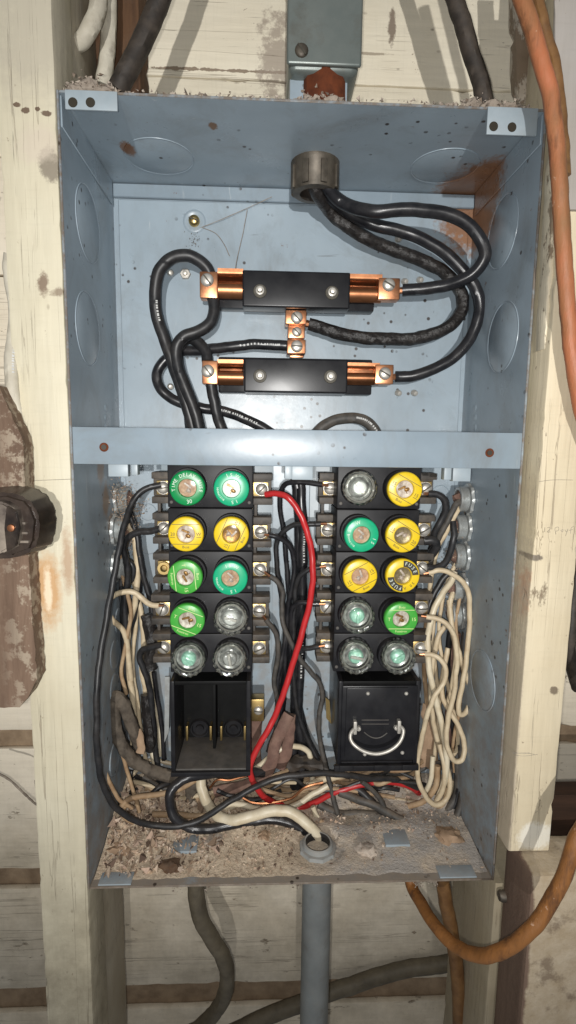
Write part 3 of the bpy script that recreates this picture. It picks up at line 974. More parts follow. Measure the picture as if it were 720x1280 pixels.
def connector(label, xa, xb, ya, yb, cov, jl, jr, ll, lr, screws):
    """pixel boxes measured on the photo, each part at its own depth"""
    a, b = at(xa, ya, 0.118), at(xb, yb, 0.118)
    t = thing('connector_block', label, 'terminal block', ((a.x + b.x) / 2, YB, b.z), 'black connector blocks')
    obj('base', box(a.x, b.x, 0.116, YB - 0.0002, b.z, a.z, 0.002), M_BAKE_CL, t)
    a, b = at(cov[0], cov[1], 0.096), at(cov[2], cov[3], 0.096)
    cv = obj('cover', box(a.x, b.x, 0.096, 0.1158, b.z, a.z, 0.0018, 3), M_BAKE_CL, t)
    for (sx, sy) in screws:
        p = at(sx, sy, 0.0958)
        obj('washer', lathe([(0, -0.0006), (0.0060, -0.0006), (0.0064, 0.0)], Matrix.Translation(p), 20), M_SLOT, cv)
        bmr = lathe([(0, -0.0085), (0.0022, -0.008), (0.0026, -0.004), (0.0040, -0.0035), (0.0045, -0.0006)], Matrix.Translation(p), 12)
        obj('screw', bmr, M_STEEL, cv)
    for (j, lg, side, ang) in ((jl, ll, -1, 0.9), (jr, lr, 1, 0.5)):
        a, b = at(j[0], j[1], 0.104), at(j[2], j[3], 0.104)
        # rolled copper jaw: two curved leaves with a groove between them
        bm = bmesh.new()
        n = 30
        rows = []
        H = a.z - b.z
        for i in range(n + 1):
            f = i / n
            z = a.z - H * f
            dep = 0.104 + 0.011 * math.exp(-((f - 0.33) / 0.075) ** 2) + (0.0045 * ((f - 0.68) / 0.32) ** 2 if f > 0.36 else 0.002 * f)
            rows.append((z, dep))
        fv = []
        for x in (a.x, b.x):
            fv.append([bm.verts.new((x, d, z)) for z, d in rows])
        bv = []
        for x in (a.x, b.x):
            bv.append([bm.verts.new((x, d + 0.003, z)) for z, d in rows])
        for i in range(n):
            bm.faces.new((fv[0][i], fv[0][i + 1], fv[1][i + 1], fv[1][i]))
            bm.faces.new((bv[0][i], bv[1][i], bv[1][i + 1], bv[0][i + 1]))
            bm.faces.new((fv[0][i], bv[0][i], bv[0][i + 1], fv[0][i + 1]))
            bm.faces.new((fv[1][i], fv[1][i + 1], bv[1][i + 1], bv[1][i]))
        bm.faces.new((fv[0][0], fv[1][0], bv[1][0], bv[0][0]))
        bm.faces.new((fv[0][n], bv[0][n], bv[1][n], fv[1][n]))
        jw = obj('jaw', bm, M_COPPER_DK, t)
        obj('jaw_strip', box(min(a.x, b.x) + 0.001, max(a.x, b.x) - 0.001, 0.110, 0.116, b.z + 0.004, b.z + 0.016, 0.001), M_COPPER, jw)
        a2, b2 = at(lg[0], lg[1], 0.098), at(lg[2], lg[3], 0.098)
        l_ = obj('lug', box(a2.x, b2.x, 0.0995, 0.1135, b2.z, a2.z, 0.0014), M_COPPER, t)
        obj('lug_tongue', box(min(a2.x, a.x) if side < 0 else b.x - 0.002, b2.x - 0.001 if side < 0 else b2.x - 0.002, 0.1136, 0.1159, b2.z + 0.002, a2.z - 0.003), M_COPPER, l_)
        c = at(lg[4], lg[5], 0.0993)
        slotted_screw('screw', c, (0, -1, 0), 0.0062, M_STEEL, l_, ang, 0.0030)
    return t


connector('upper black connector block with copper jaws at both ends', 273, 467, 339, 390, (303, 337, 437, 386),
          (272, 335, 304, 372), (437, 342, 477, 377), (249, 338, 272, 372, 259, 350), (474, 346, 500, 374, 486, 356),
          ((325, 364), (415, 366)))
connector('lower black connector block with copper jaws at both ends', 273, 464, 446, 494, (305, 447, 434, 492),
          (272, 449, 304, 481), (434, 453, 474, 481), (252, 450, 272, 480, 260, 464), (470, 455, 492, 480, 481, 467),
          ((325, 470), (413, 471)))

# neutral bar between them: a copper strap carrying three lugs
a, b = at(358, 386, 0.118), at(382, 447, 0.118)
nb = thing('neutral_bar', 'upright copper bar with three screws between the two black connector blocks', 'terminal bar', ((a.x + b.x) / 2, YB, b.z))
obj('strap', box(a.x + 0.004, b.x - 0.002, 0.118, 0.122, b.z, a.z, 0.0008), M_COPPER, nb)
for (xa, ya, xb, yb, cx, cy, d, r) in ((357, 387, 383, 405, 371, 397, 0.102, 0.0058), (360, 406, 381, 423, 371, 415, 0.108, 0.0048), (359, 424, 382, 442, 371, 433, 0.102, 0.0058)):
    a, b = at(xa, ya, d), at(xb, yb, d)
    l_ = obj('lug', box(a.x, b.x, d, 0.1178, b.z, a.z, 0.0012), M_COPPER, nb)
    slotted_screw('screw', at(cx, cy, d - 0.0002), (0, -1, 0), r, M_STEEL, l_, random.uniform(0, 1.5), 0.0026)

# ------------------------------------------------------------------ fuse panels
FACE_Y = 0.055
ROWZ = [at(290, y, 0.033).z for y in (610, 668, 722.5, 776.5, 829)]
cols = [(at(232.5, 720, 0.033).x, at(288, 720, 0.033).x), (at(450, 720, 0.033).x, at(503.5, 720, 0.033).x)]
# terminal screws on each side (photo pixels)
TERM = {
    0: ([(203, 610), (204, 661), (204.5, 711), (202, 763), (204, 811)], [(327, 612), (326, 666), (325, 713), (324, 765), (324, 812)]),
    1: ([(413, 611), (410, 663), (410, 713), (409, 760), (409, 810)], [(533, 611), (531, 663), (529, 711), (528, 761), (527, 812)]),
}
TY = 0.082
panel_labels = ['left black fuse panel with an open empty pull-out socket below', 'right black fuse panel with a wire handled pull-out below']
panels = []
for i in range(2):
    xc = (cols[i][0] + cols[i][1]) / 2
    hw = 0.0385
    t = thing('fuse_holder', panel_labels[i], 'fuse holder', (xc, YB, at(300, 965, 0.055).z), 'black fuse panels')
    panels.append(t)
    zs = [ROWZ[0] + 0.019] + [(ROWZ[k] + ROWZ[k + 1]) / 2 for k in range(4)] + [ROWZ[4] - 0.0188]
    for k in range(5):
        md = obj('module', box(xc - hw, xc + hw, FACE_Y, 0.0995, zs[k + 1] + 0.0004, zs[k] - 0.0004 + (0.006 if k == 0 else 0), 0.0012), M_BAKE if not (i == 1 and k < 2) else M_BAKE, t)
        for j in range(2):
            q = Vector((cols[i][j], FACE_Y, ROWZ[k]))
            obj('collar', lathe([(0.0, -0.0025), (0.0132, -0.0025), (0.0140, -0.006), (0.0158, -0.006), (0.0163, -0.005), (0.0165, 0.0006)], Matrix.Translation(q), 28), M_BAKE, md)
        for sx in (-1, 1):
            q = Vector((xc + sx * 0.0352, FACE_Y, zs[k + 1] + 0.0052))
            obj('rivet', lathe([(0, -0.0008), (0.0013, -0.0006), (0.0018, 0.0002)], Matrix.Translation(q), 10), M_SOOT, md)
    # spine behind the modules and the steel mounting plate
    obj('spine', box(xc - 0.033, xc + 0.033, 0.0998, 0.126, zs[5] + 0.001, zs[0] + 0.008, 0.001), M_BAKE_DU, t)
    obj('mounting_plate', box(xc - 0.058, xc + 0.058, 0.1262, YB - 0.0002, zs[5] - 0.018, zs[0] + 0.012, 0.0006), M_TAB, t)
    # terminals: bakelite ears above and below each, brass plate, slotted screw
    for sd in (0, 1):
        s = -1 if sd == 0 else 1
        for k, (px, py) in enumerate(TERM[i][sd]):
            c = at(px, py, TY)
            xin = xc + s * (hw - 0.004)
            xo = c.x + s * 0.0105
            x0, x1 = min(xin, xo), max(xin, xo)
            for ez in (-1, 1):
                z = c.z + ez * 0.0118
                obj('terminal_ear', box(x0, x1, TY + 0.001 if True else 0, TY + 0.022, z - 0.0032, z + 0.0032, 0.0008), M_BAKE_DU, t)
            obj('terminal_floor', box(x0, x1 - 0.001 if s > 0 else x1, TY + 0.0100, TY + 0.018, c.z - 0.0084, c.z + 0.0084, 0.0005), M_BAKE_DU, t)
            pl = obj('terminal_plate', box(min(c.x - s * 0.010, c.x + s * 0.0065), max(c.x - s * 0.010, c.x + s * 0.0065), TY + 0.0042, TY + 0.0098, c.z - 0.0068, c.z + 0.0068, 0.0006), M_BRASS, t)
            if i == 0 and sd == 0 and k == 2:
                obj('empty_screw_hole', lathe([(0.0024, -0.001), (0.0036, -0.002), (0.0062, -0.002), (0.0068, 0.004)], Matrix.Translation(c + Vector((0, 0.003, 0))), 18), M_BRASS, t)
                continue
            obj('washer', lathe([(0, -0.0008), (0.0064, -0.0008), (0.0067, 0.0)], Matrix.Translation(c + Vector((0, 0.0040, 0))), 18), M_STEEL, t)
            slotted_screw('terminal_screw', c + Vector((0, 0.0030, 0)), (0, -1, 0), 0.0060, M_STEEL, t, random.uniform(-1.2, 1.2), 0.0042)
        # links between the ears
        for k in range(4):
            c0, c1 = at(*TERM[i][sd][k], TY), at(*TERM[i][sd][k + 1], TY)
            xm = (c0.x + c1.x) / 2
            obj('terminal_link', box(xm - 0.0070, xm - 0.0040, TY + 0.010, TY + 0.020, c1.z + 0.0152, c0.z - 0.0152, 0.0006), M_BAKE_DU, t)

# pull-out housings
for i in range(2):
    t = panels[i]
    pxs = ((212, 313), (424, 521))[i]
    a, b = at(pxs[0], 852, FACE_Y), at(pxs[1], 966 if i == 0 else 957, FACE_Y)
    th = 0.0042
    hs = obj('pullout_housing', box(a.x, a.x + th, FACE_Y, 0.122, b.z, a.z, 0.0008), M_BAKE_CL, t)
    obj('housing_side', box(b.x - th, b.x, FACE_Y, 0.122, b.z, a.z, 0.0008), M_BAKE, hs)
    obj('housing_top', box(a.x + th, b.x - th, FACE_Y + 0.0012, 0.122, a.z - th, a.z - 0.0004, 0.0008), M_DEEP, hs)
    obj('housing_floor', box(a.x + th, b.x - th, FACE_Y + 0.0012, 0.122, b.z + 0.0004, b.z + th, 0.0008), M_SOOT if i == 0 else M_BAKE, hs)
    obj('housing_back', box(a.x + th, b.x - th, 0.1120, 0.1218, b.z + th, a.z - th), M_DEEP, hs)
    xm = (a.x + b.x) / 2
    if i == 0:
        obj('front_lip', box(a.x, b.x, FACE_Y - 0.003, FACE_Y + 0.0010, b.z - 0.0015, b.z + 0.0028, 0.0008), M_BAKE, hs)
        obj('partition', box(xm - 0.0015, xm + 0.0015, 0.090, 0.1118, b.z + th, a.z - th, 0.0005), M_DEEP, hs)
        for s in (-1, 1):
            q = at(250 if s < 0 else 292, 909, 0.1119)
            obj('socket_ring', lathe([(0, -0.004), (0.004, -0.004), (0.0045, -0.0015), (0.0075, -0.0015), (0.0085, -0.004), (0.0095, -0.004), (0.0105, 0.0003)], Matrix.Translation(q), 22), M_BAKE, hs)
            for dx in (-0.0125, 0.0125):
                obj('contact_clip', box(q.x + dx - 0.0012, q.x + dx + 0.0012, 0.1010, 0.1118, q.z - 0.009, q.z + 0.007, 0.0005), M_BRASS, hs)
    else:
        # inserted pull-out with bail handle
        a2, b2 = at(428, 858, FACE_Y - 0.002), at(519, 951, FACE_Y - 0.002)
        po = obj('pullout', box(a2.x, b2.x, FACE_Y - 0.0015, 0.098, b2.z, a2.z, 0.0015), M_BAKE_CL, t)
        obj('inner_frame', box(a2.x + 0.004, b2.x - 0.010, FACE_Y - 0.0030, FACE_Y - 0.0010, b2.z + 0.005, a2.z - 0.0015, 0.0008), M_BAKE_CL, po)
        for (px, py) in ((460, 867), (508, 867), (456, 943), (503, 941)):
            obj('rivet', lathe([(0, -0.0012), (0.0012, -0.001), (0.0019, 0.0)], Matrix.Translation(at(px, py, FACE_Y - 0.0030)), 12), M_STEEL, po)
        hp = [(447, 910), (442, 912), (438.5, 917), (438, 923), (441, 929), (447, 934.5), (456, 939.5), (466, 942), (474, 942), (485, 939), (494, 933.5), (500, 927), (503.5, 919), (504, 912), (501, 908.5), (496, 908)]
        hy = [0.0505] + [0.047 - 0.010 * math.sin(math.pi * k / 13) for k in range(14)] + [0.0505]
        link('handle', tube_mesh('handle', catmull([at(x, y, h) for (x, y), h in zip(hp, hy)], 4), 0.0018, 10), M_STEEL, po)
        for (px, py) in ((443, 906), (497.5, 905)):
            q = at(px, py, 0.052)
            tb = obj('handle_bracket', box(q.x - 0.0016, q.x + 0.0016, 0.0462, FACE_Y - 0.003, q.z - 0.007, q.z + 0.006, 0.0007), M_STEEL, po)
        for (px, py) in ((448, 910), (495, 909)):
            obj('handle_rivet', lathe([(0, -0.003), (0.0020, -0.0025), (0.0028, 0.001)], Matrix.Translation(at(px, py, FACE_Y - 0.0030)), 12), M_STEEL, po)
        arc = [(455, 915), (460, 919), (466, 922), (472, 922.5), (478, 920.5), (484, 916)]
        link('emboss', tube_mesh('emboss', catmull([at(x, y, FACE_Y - 0.0031) for x, y in arc], 4), 0.0006, 6), M_SOOT, po)
        for yy in (900, 905):
            link('emboss', tube_mesh('emboss', [at(452, yy, FACE_Y - 0.0030), at(470, yy, FACE_Y - 0.0030), at(486, yy, FACE_Y - 0.0030)], 0.0004, 5), M_SOOT, po)
        obj('front_lip', box(a.x - 0.003, b.x + 0.001, FACE_Y - 0.004, FACE_Y + 0.0008, b.z - 0.003, b.z + 0.0028, 0.0010), M_BAKE, hs)
        for fx in (0.02, 0.45, 0.80):
            xx = a.x + (b.x - a.x) * fx
            obj('lip_knuckle', box(xx, xx + 0.014, FACE_Y - 0.0055, FACE_Y - 0.0042, b.z - 0.002, b.z + 0.004, 0.0008), M_BAKE, hs)
    # copper feed strap beside the housing
    if i == 0:
        q = at(322, 883, 0.095)
        lg = obj('feed_lug', box(q.x - 0.0062, q.x + 0.0068, 0.090, 0.104, q.z - 0.014, q.z + 0.010, 0.001), M_BRASS, t)
        slotted_screw('screw', at(323, 888, 0.0898), (0, -1, 0), 0.0048, M_STEEL, lg, 0.1, 0.0028)
        link('feed_strap', tube_mesh('feed_strap', catmull([at(322, 872, 0.108), at(321, 905, 0.108), at(319, 935, 0.108), at(321, 962, 0.106)], 5), 0.0055, 8, 0.05, 0.35), M_CLOTH2, t)
        bm = bmesh.new()
        pr_ = [(at(206, 846, 0.10)), (at(212, 846, 0.10)), (at(211, 915, 0.10)), (at(205.5, 928, 0.10))]
        f = [bm.verts.new(v) for v in pr_]
        g = [bm.verts.new(v + Vector((0, 0.002, 0))) for v in pr_]
        bm.faces.new(f)
        bm.faces.new(g[::-1])
        for k in range(4):
            bm.faces.new((f[k], g[k], g[(k + 1) % 4], f[(k + 1) % 4]))
        obj('side_blade', bm, M_ZINC, t, False)
    else:
        bm = bmesh.new()
        pr_ = [(at(407, 872, 0.105)), (at(412, 876, 0.105)), (at(414, 905, 0.105)), (at(408, 898, 0.105))]
        f = [bm.verts.new(v) for v in pr_]
        g = [bm.verts.new(v + Vector((0, 0.002, 0))) for v in pr_]
        bm.faces.new(f)
        bm.faces.new(g[::-1])
        for k in range(4):
            bm.faces.new((f[k], g[k], g[(k + 1) % 4], f[(k + 1) % 4]))
        obj('side_blade', bm, M_BRASS, t, False)

# ------------------------------------------------------------------ plug fuses
_glyph = {}


def glyph(ch):
    if ch not in _glyph:
        cu = bpy.data.curves.new('lettering', 'FONT')
        cu.body = ch
        cu.size = 1.0
        cu.align_x = 'CENTER'
        cu.align_y = 'CENTER'
        cu.resolution_u = 2
        tmp = bpy.data.objects.new('lettering', cu)
        C.objects.link(tmp)
        bpy.context.view_layer.update()
        me = bpy.data.meshes.new_from_object(tmp)
        bpy.data.objects.remove(tmp)
        _glyph[ch] = ([v.co.copy() for v in me.vertices], [tuple(p.vertices) for p in me.polygons])
        bpy.data.meshes.remove(me)
    return _glyph[ch]


def put_text(bm, s, size, mat2d, y):
    vs, fs = glyph(s)
    nv = []
    for v in vs:
        q = mat2d @ Vector((v.x * size, v.y * size, 0))
        nv.append(bm.verts.new((q.x, y, q.y)))
    for f in fs:
        try:
            bm.faces.new([nv[k] for k in f])
        except ValueError:
            pass


def arc_text(bm, s, size, r, a0, step, y):
    """letters along the ring, clockwise from angle a0 (degrees, 90 = top), tops outwards"""
    for k, ch in enumerate(s):
        if ch == ' ':
            continue
        a = math.radians(a0 - k * step)
        m = Matrix.Translation((r * math.cos(a), r * math.sin(a), 0)) @ Matrix.Rotation(a - math.pi / 2, 4, 'Z')
        put_text(bm, ch, size, m, y)


def flat_text(bm, s, size, x, z, rot, y):
    m = Matrix.Rotation(rot, 4, 'Z') @ Matrix.Translation((x, z, 0))
    put_text(bm, s, size, m, y)


def line2(bm, x0, z0, x1, z1, w, rot, y):
    m = Matrix.Rotation(rot, 4, 'Z')
    d = Vector((x1 - x0, z1 - z0, 0)).normalized()
    n = Vector((-d.y, d.x, 0)) * w / 2
    q = [m @ (Vector((x0, z0, 0)) + n), m @ (Vector((x1, z1, 0)) + n), m @ (Vector((x1, z1, 0)) - n), m @ (Vector((x0, z0, 0)) - n)]
    bm.faces.new([bm.verts.new((v.x, y, v.y)) for v in q])


FY = -0.0225
R_F = 0.0154
_fuse_mesh = {}


def shared(key, make):
    if key not in _fuse_mesh:
        bm = make()
        bmesh.ops.recalc_face_normals(bm, faces=bm.faces)
        me = bpy.data.meshes.new(key)
        bm.to_mesh(me)
        bm.free()
        _fuse_mesh[key] = me
    return _fuse_mesh[key]


def part(name, key, make, m, parent, smooth=True):
    """a fuse part; alike parts share their mesh, the material sits on the object"""
    first = key not in _fuse_mesh
    me = shared(key, make)
    if first:
        me.materials.append(m)
        if smooth:
            me.polygons.foreach_set('use_smooth', [True] * len(me.polygons))
            me.set_sharp_from_angle(angle=math.radians(38))
    o = bpy.data.objects.new(name, me)
    C.objects.link(o)
    o.parent = parent
    o.material_slots[0].link = 'OBJECT'
    o.material_slots[0].material = m
    return o


def skirt():
    return lathe([(0.0120, -0.0020), (0.0128, -0.003), (0.0140, -0.0045), (0.0146, -0.0075), (0.0150, -0.0165), (0.0146, -0.0185), (0.010, -0.0185)], None, 32)


def ring():
    return lathe([(0.0140, -0.0165), (R_F, -0.0172), (R_F + 0.0001, -0.0208), (R_F - 0.0005, -0.0221), (R_F - 0.0012, FY), (0.0083, FY), (0.0078, -0.0218), (0.0078, -0.0150)], None, 36)


def core():
    bm = lathe([(0.0079, -0.0185), (0.0066, -0.0180), (0.003, -0.0178), (0, -0.0178)], None, 20)
    return bm


def pane():
    return lathe([(0, -0.0214), (0.006, -0.0213), (0.0077, -0.0211)], None, 24)


def link_strip():
    bm = bmesh.new()
    add_box(bm, -0.0050, 0.0022, -0.0188, -0.0180, 0.0006, 0.0026, 0.0003, 1)
    bmesh.ops.create_icosphere(bm, subdivisions=2, radius=0.0020, matrix=Matrix.Translation((0.0022, -0.0178, -0.0016)) @ Matrix.Diagonal((1.3, 0.4, 0.9, 1)))
    add_box(bm, 0.0004, 0.0010, -0.0190, -0.0183, -0.0052, 0.0030, 0.0002, 1)
    return bm


def glass_body():
    def rip(a, r, h):
        return 0.032 * math.cos(a * 18) if 0.0135 < r < 0.0157 else 0.0
    return lathe([(0.0130, -0.0030), (0.0150, -0.005), (0.0155, -0.0120), (0.0155, -0.0170), (0.0146, -0.0195), (0.0125, -0.0207), (0.0108, -0.0200), (0.0096, -0.0205),
                  (0.0078, -0.0222), (0.004, -0.0229), (0, -0.0231)], None, 54, rip)


def glass_inner():
    return lathe([(0.0148, -0.0035), (0.0140, -0.0060), (0.0118, -0.0075), (0.0100, -0.0066), (0.0090, -0.0085), (0.0074, -0.0098), (0.0, -0.0102)], None, 36)


def glass_core():
    return lathe([(0.0070, -0.0104), (0.0068, -0.0135), (0.0056, -0.0150), (0, -0.0156)], None, 24)


def glass_streaks():
    """metal end band of the fuse link seen through the glass"""
    bm = bmesh.new()
    add_box(bm, -0.006, 0.006, -0.0172, -0.0162, -0.0014, 0.0014, 0.0004, 1)
    return bm


def glass_rings():
    bm = bmesh.new()
    for r0, y in ((0.0118, -0.0125), (0.0136, -0.0090)):
        add_lathe(bm, [(r0, y), (r0 + 0.0006, y - 0.0004), (r0 + 0.0011, y)], None, 36)
    return bm


FUSES = []


def fuse(px, py, kind, label, core_m=None, rot=0.0, text=None):
    q = at(px, py, FACE_Y - 0.0225)
    root = thing('plug_fuse', label, 'fuse', (q.x, FACE_Y - 0.0040, q.z), 'plug fuses in the panels', False)
    root.location.y = FACE_Y
    root.rotation_euler = (random.uniform(-0.015, 0.015), 0, random.uniform(-0.015, 0.015))
    if kind == 'glass':
        sk = part('glass_body', 'glass_body', glass_body, M_GLASS, root)
        sk.rotation_euler.y = rot
        part('reflector', 'glass_inner', glass_inner, M_MIRC, root)
        c = part('core', 'glass_core', glass_core, core_m or M_GRNC, root)
        part('inner_ring', 'glass_rings', glass_rings, M_STEEL, root)
        s = part('fuse_link', 'glass_streaks', glass_streaks, M_STEEL if text != 'green' else M_GRNC, root)
        s.rotation_euler.y = rot
        return root
    col = {'green': M_GREEN, 'teal': M_TEAL, 'lime': M_LIME, 'yellow': M_YEL, 'fuse': M_YEL}[kind]
    part('skirt', 'skirt', skirt, M_BAKE_CL, root)
    rg = part('face_ring', 'ring', ring, col, root)
    part('core', 'core', core, core_m, root)
    part('window', 'pane', pane, M_WIND, root)
    l_ = part('fuse_link', 'link_strip', link_strip, M_BRNC if core_m in (M_SILV, M_WHTC) else M_SILV, root)
    l_.rotation_euler.y = rot * 1.7 + 0.4
    y = FY - 0.00012
    bm = bmesh.new()
    ink = M_INKW
    if kind == 'green':
        arc_text(bm, 'TIME DELAY FUSE', 0.0042, 0.0116, 188, 14.2, y)
        flat_text(bm, '30', 0.0048, 0, -0.0118, rot, y)
    elif kind == 'teal':
        for s, a in (text or (('15', 100), ('W', 55), ('15', -75))):
            arc_text(bm, s, 0.0042, 0.0117, a + 8, 18, y)
        arc_text(bm, 'BUSSMANN', 0.0024, 0.0117, 235, 8, y)
        ink = M_INKW
    elif kind == 'lime':
        ink = M_INKY
        for sx in (-1, 1):
            line2(bm, -0.0115, sx * 0.0088, 0.0115, sx * 0.0088, 0.0005, rot, y)
        flat_text(bm, 'Buss', 0.0034, 0, 0.0114, rot, y)
        flat_text(bm, 'Fusetron', 0.0030, 0, -0.0112, rot, y)
        flat_text(bm, '15', 0.0044, 0.0112, 0, rot, y)
        flat_text(bm, 'T', 0.0044, -0.0112, 0, rot, y)
    elif kind == 'yellow':
        ink = M_INKB
        for sx in (-1, 1):
            line2(bm, -0.0118, sx * 0.0087, 0.0118, sx * 0.0087, 0.00045, rot, y)
        a, b = text or ('20', 'W')
        flat_text(bm, 'Buss', 0.0034, 0, -0.0113, rot, y)
        flat_text(bm, a, 0.0042, -0.0112, 0, rot, y)
        flat_text(bm, b, 0.0042, 0.0112, 0, rot, y)
        line2(bm, -0.0135, -0.0026, -0.0092, -0.0026, 0.0004, rot, y)
        line2(bm, 0.0092, -0.0026, 0.0135, -0.0026, 0.0004, rot, y)
    elif kind == 'fuse':
        # two black quadrants with FUSE in white, 30 on yellow
        bq = bmesh.new()
        for a0 in (5, 185):
            n = 10
            inn = []
            outr = []
            for k in range(n + 1):
                a = math.radians(a0 + 85 * k / n)
                inn.append(bq.verts.new((0.0084 * math.cos(a), y, 0.0084 * math.sin(a))))
                outr.append(bq.verts.new((0.0141 * math.cos(a), y, 0.0141 * math.sin(a))))
            for k in range(n):
                bq.faces.new((inn[k], outr[k], outr[k + 1], inn[k + 1]))
        obj('black_quadrants', bq, M_INKB, rg, False)
        bt_ = bmesh.new()
        arc_text(bt_, 'FUSE', 0.0044, 0.0113, 78, 19, y - 0.00012)
        arc_text(bt_, 'FUSE', 0.0044, 0.0113, 258, 19, y - 0.00012)
        obj('white_lettering', bt_, M_INKW, rg, False)
        arc_text(bm, '30 A', 0.0038, 0.0113, -35, 15, y)
        ink = M_INKB
    if len(bm.verts):
        o = obj('lettering', bm, ink, rg, False)
    else:
        bm.free()
    return root


pi = math.pi
fuse(233.5, 610, 'green', 'dark green fuse lettered TIME DELAY FUSE, top left of left panel', M_TAN, 0.15)
fuse(289, 611, 'teal', 'teal green fuse with painted white glare at its centre, top right of left panel', M_WHTC, 0.0)  # white core paints in the glare on its window
fuse(232, 668, 'yellow', 'yellow fuse with silvery centre, below the lettered green fuse', M_SILV, 0.0, ('20', 'W'))
fuse(289, 668, 'yellow', 'yellow fuse with amber centre and tilted print in left panel', M_BRNC, 1.15, ('15', 'W'))
fuse(231, 722, 'lime', 'lime green fuse with dark wire in centre, third row of left panel', M_SILV, -pi / 2 + 0.1)
fuse(287.5, 723, 'teal', 'teal green fuse with tan centre, third row of left panel', M_TAN, 0.2)
fuse(233.5, 776, 'lime', 'lime green fuse with tilted print, fourth row of left panel', M_SILV, -0.38)
fuse(287.5, 777, 'glass', 'clear glass fuse beside the tilted lime green fuse in left panel', M_WHTC, 0.3)
fuse(233.5, 829, 'glass', 'clear glass fuse with green scrap inside, bottom left of left panel', M_GRNC, 0.7, 'green')
fuse(286.5, 829, 'glass', 'clear glass fuse at the bottom right of the left panel', M_MIRC, 1.4)
fuse(452, 611, 'glass', 'whitish glass fuse at the top left of the right panel', M_WHTC, 0.9)
fuse(507, 612, 'yellow', 'yellow fuse with silvery centre, top right of right panel', M_SILV, -0.5, ('15', '15'))
fuse(452, 669, 'teal', 'teal green fuse with tan centre, the only one in the right panel', M_TAN, 0.2, (('15', 170), ('W', 100), ('15', -25)))
fuse(504.5, 669.5, 'yellow', 'yellow fuse with olive brown centre, second row of right panel', M_OLIVE, -0.55, ('15', '20'))
fuse(450.5, 721, 'yellow', 'yellow fuse left of the yellow and black fuse', M_TAN, 0.5, ('15', '15'))
fuse(503.5, 720.5, 'fuse', 'yellow and black quartered fuse lettered FUSE in the right panel', M_OLIVE, 0.3)
fuse(449, 774, 'glass', 'clear glass fuse left of the lime green fuse in right panel', M_GRNC, 1.5, 'green')
fuse(502, 774, 'lime', 'lime green fuse, the only one in the right panel', M_SILV, 0.0)
fuse(447, 826, 'glass', 'clear glass fuse at the bottom left of the right panel', M_GRNC, 0.2)
fuse(501, 826, 'glass', 'clear glass fuse at the bottom right of the right panel', M_GRNC, -0.6, 'green')

# ------------------------------------------------------------------ wires
def pts3(pts, y0):
    out = []
    y = y0
    for p in pts:
        if len(p) == 3:
            y = p[2]
        out.append(at(p[0], p[1], y))
    return out


def wire(label, pts, r, m, y=0.1, name='wire', cat='wire', group=None, rough=0.03, bare=(0, 0), sides=10, per=7, flat=1.0, prints=None):
    """pts: (px, py[, depth]); radius r in metres; bare = copper ends (start, end) length in metres"""
    path = catmull(pts if isinstance(pts[0], Vector) else pts3(pts, y), per)
    # hand-bent unevenness: small kinks that fade out at both ends
    sd = random.random() * 50
    amp = min(0.0011, r * 0.34) if r < 0.0056 else r * 0.12
    n_ = len(path) - 1
    run = 0.0
    for i in range(1, n_):
        run += (path[i] - path[i - 1]).length
        e = min(1.0, i / 6, (n_ - i) / 6)
        q = Vector((run * 55, sd, 0))
        path[i] = path[i] + mnoise.noise_vector(q) * amp * e + mnoise.noise_vector(q * 2.7) * amp * 0.35 * e
    o = link(name, tube_mesh(name, path, r, sides, rough, flat, random.random() * 9), m)
    tag(o, label, cat, group)
    for e, L in enumerate(bare):
        if L:
            a = path[0] if e == 0 else path[-1]
            b = path[1] if e == 0 else path[-2]
            d = (a - b).normalized()
            link('copper_end', tube_mesh('copper_end', [a - d * 0.002, a + d * L * 0.5, a + d * L], r * 0.55, 8), M_COPPER, o)
    if prints:
        for (f0, f1) in prints:
            n = len(path) - 1
            bm = bmesh.new()
            k = f0
            while k < f1:
                i = min(n - 1, int(k * n))
                fr_ = k * n - i
                c = path[i].lerp(path[i + 1], fr_)
                d = (path[i + 1] - path[i]).normalized()
                v = (CAM_POS - c).normalized()
                v = (v + Vector((0.25, 0, 0.1))).normalized()
                v = (v - d * v.dot(d)).normalized()
                sdir = d.cross(v)
                L = random.uniform(0.0008, 0.0018)
                q = c + v * (r * 1.03)
                h = 0.0009
                bm.faces.new([bm.verts.new(q + d * L * s1 * 0.5 + sdir * h * s2) for s1, s2 in ((-1, -1), (1, -1), (1, 1), (-1, 1))])
                k += (L + random.uniform(0.0006, 0.0016)) / max(1e-4, sum((path[j + 1] - path[j]).length for j in range(n)))
            obj('print', bm, M_PRINT, o, False)
    return o


G_SV = 'thick black service cables'
G_BK = 'thin black branch wires'
G_WH = 'cream white neutral wires'
nutp = atz(394, 205, BZ)
ny = nutp.y
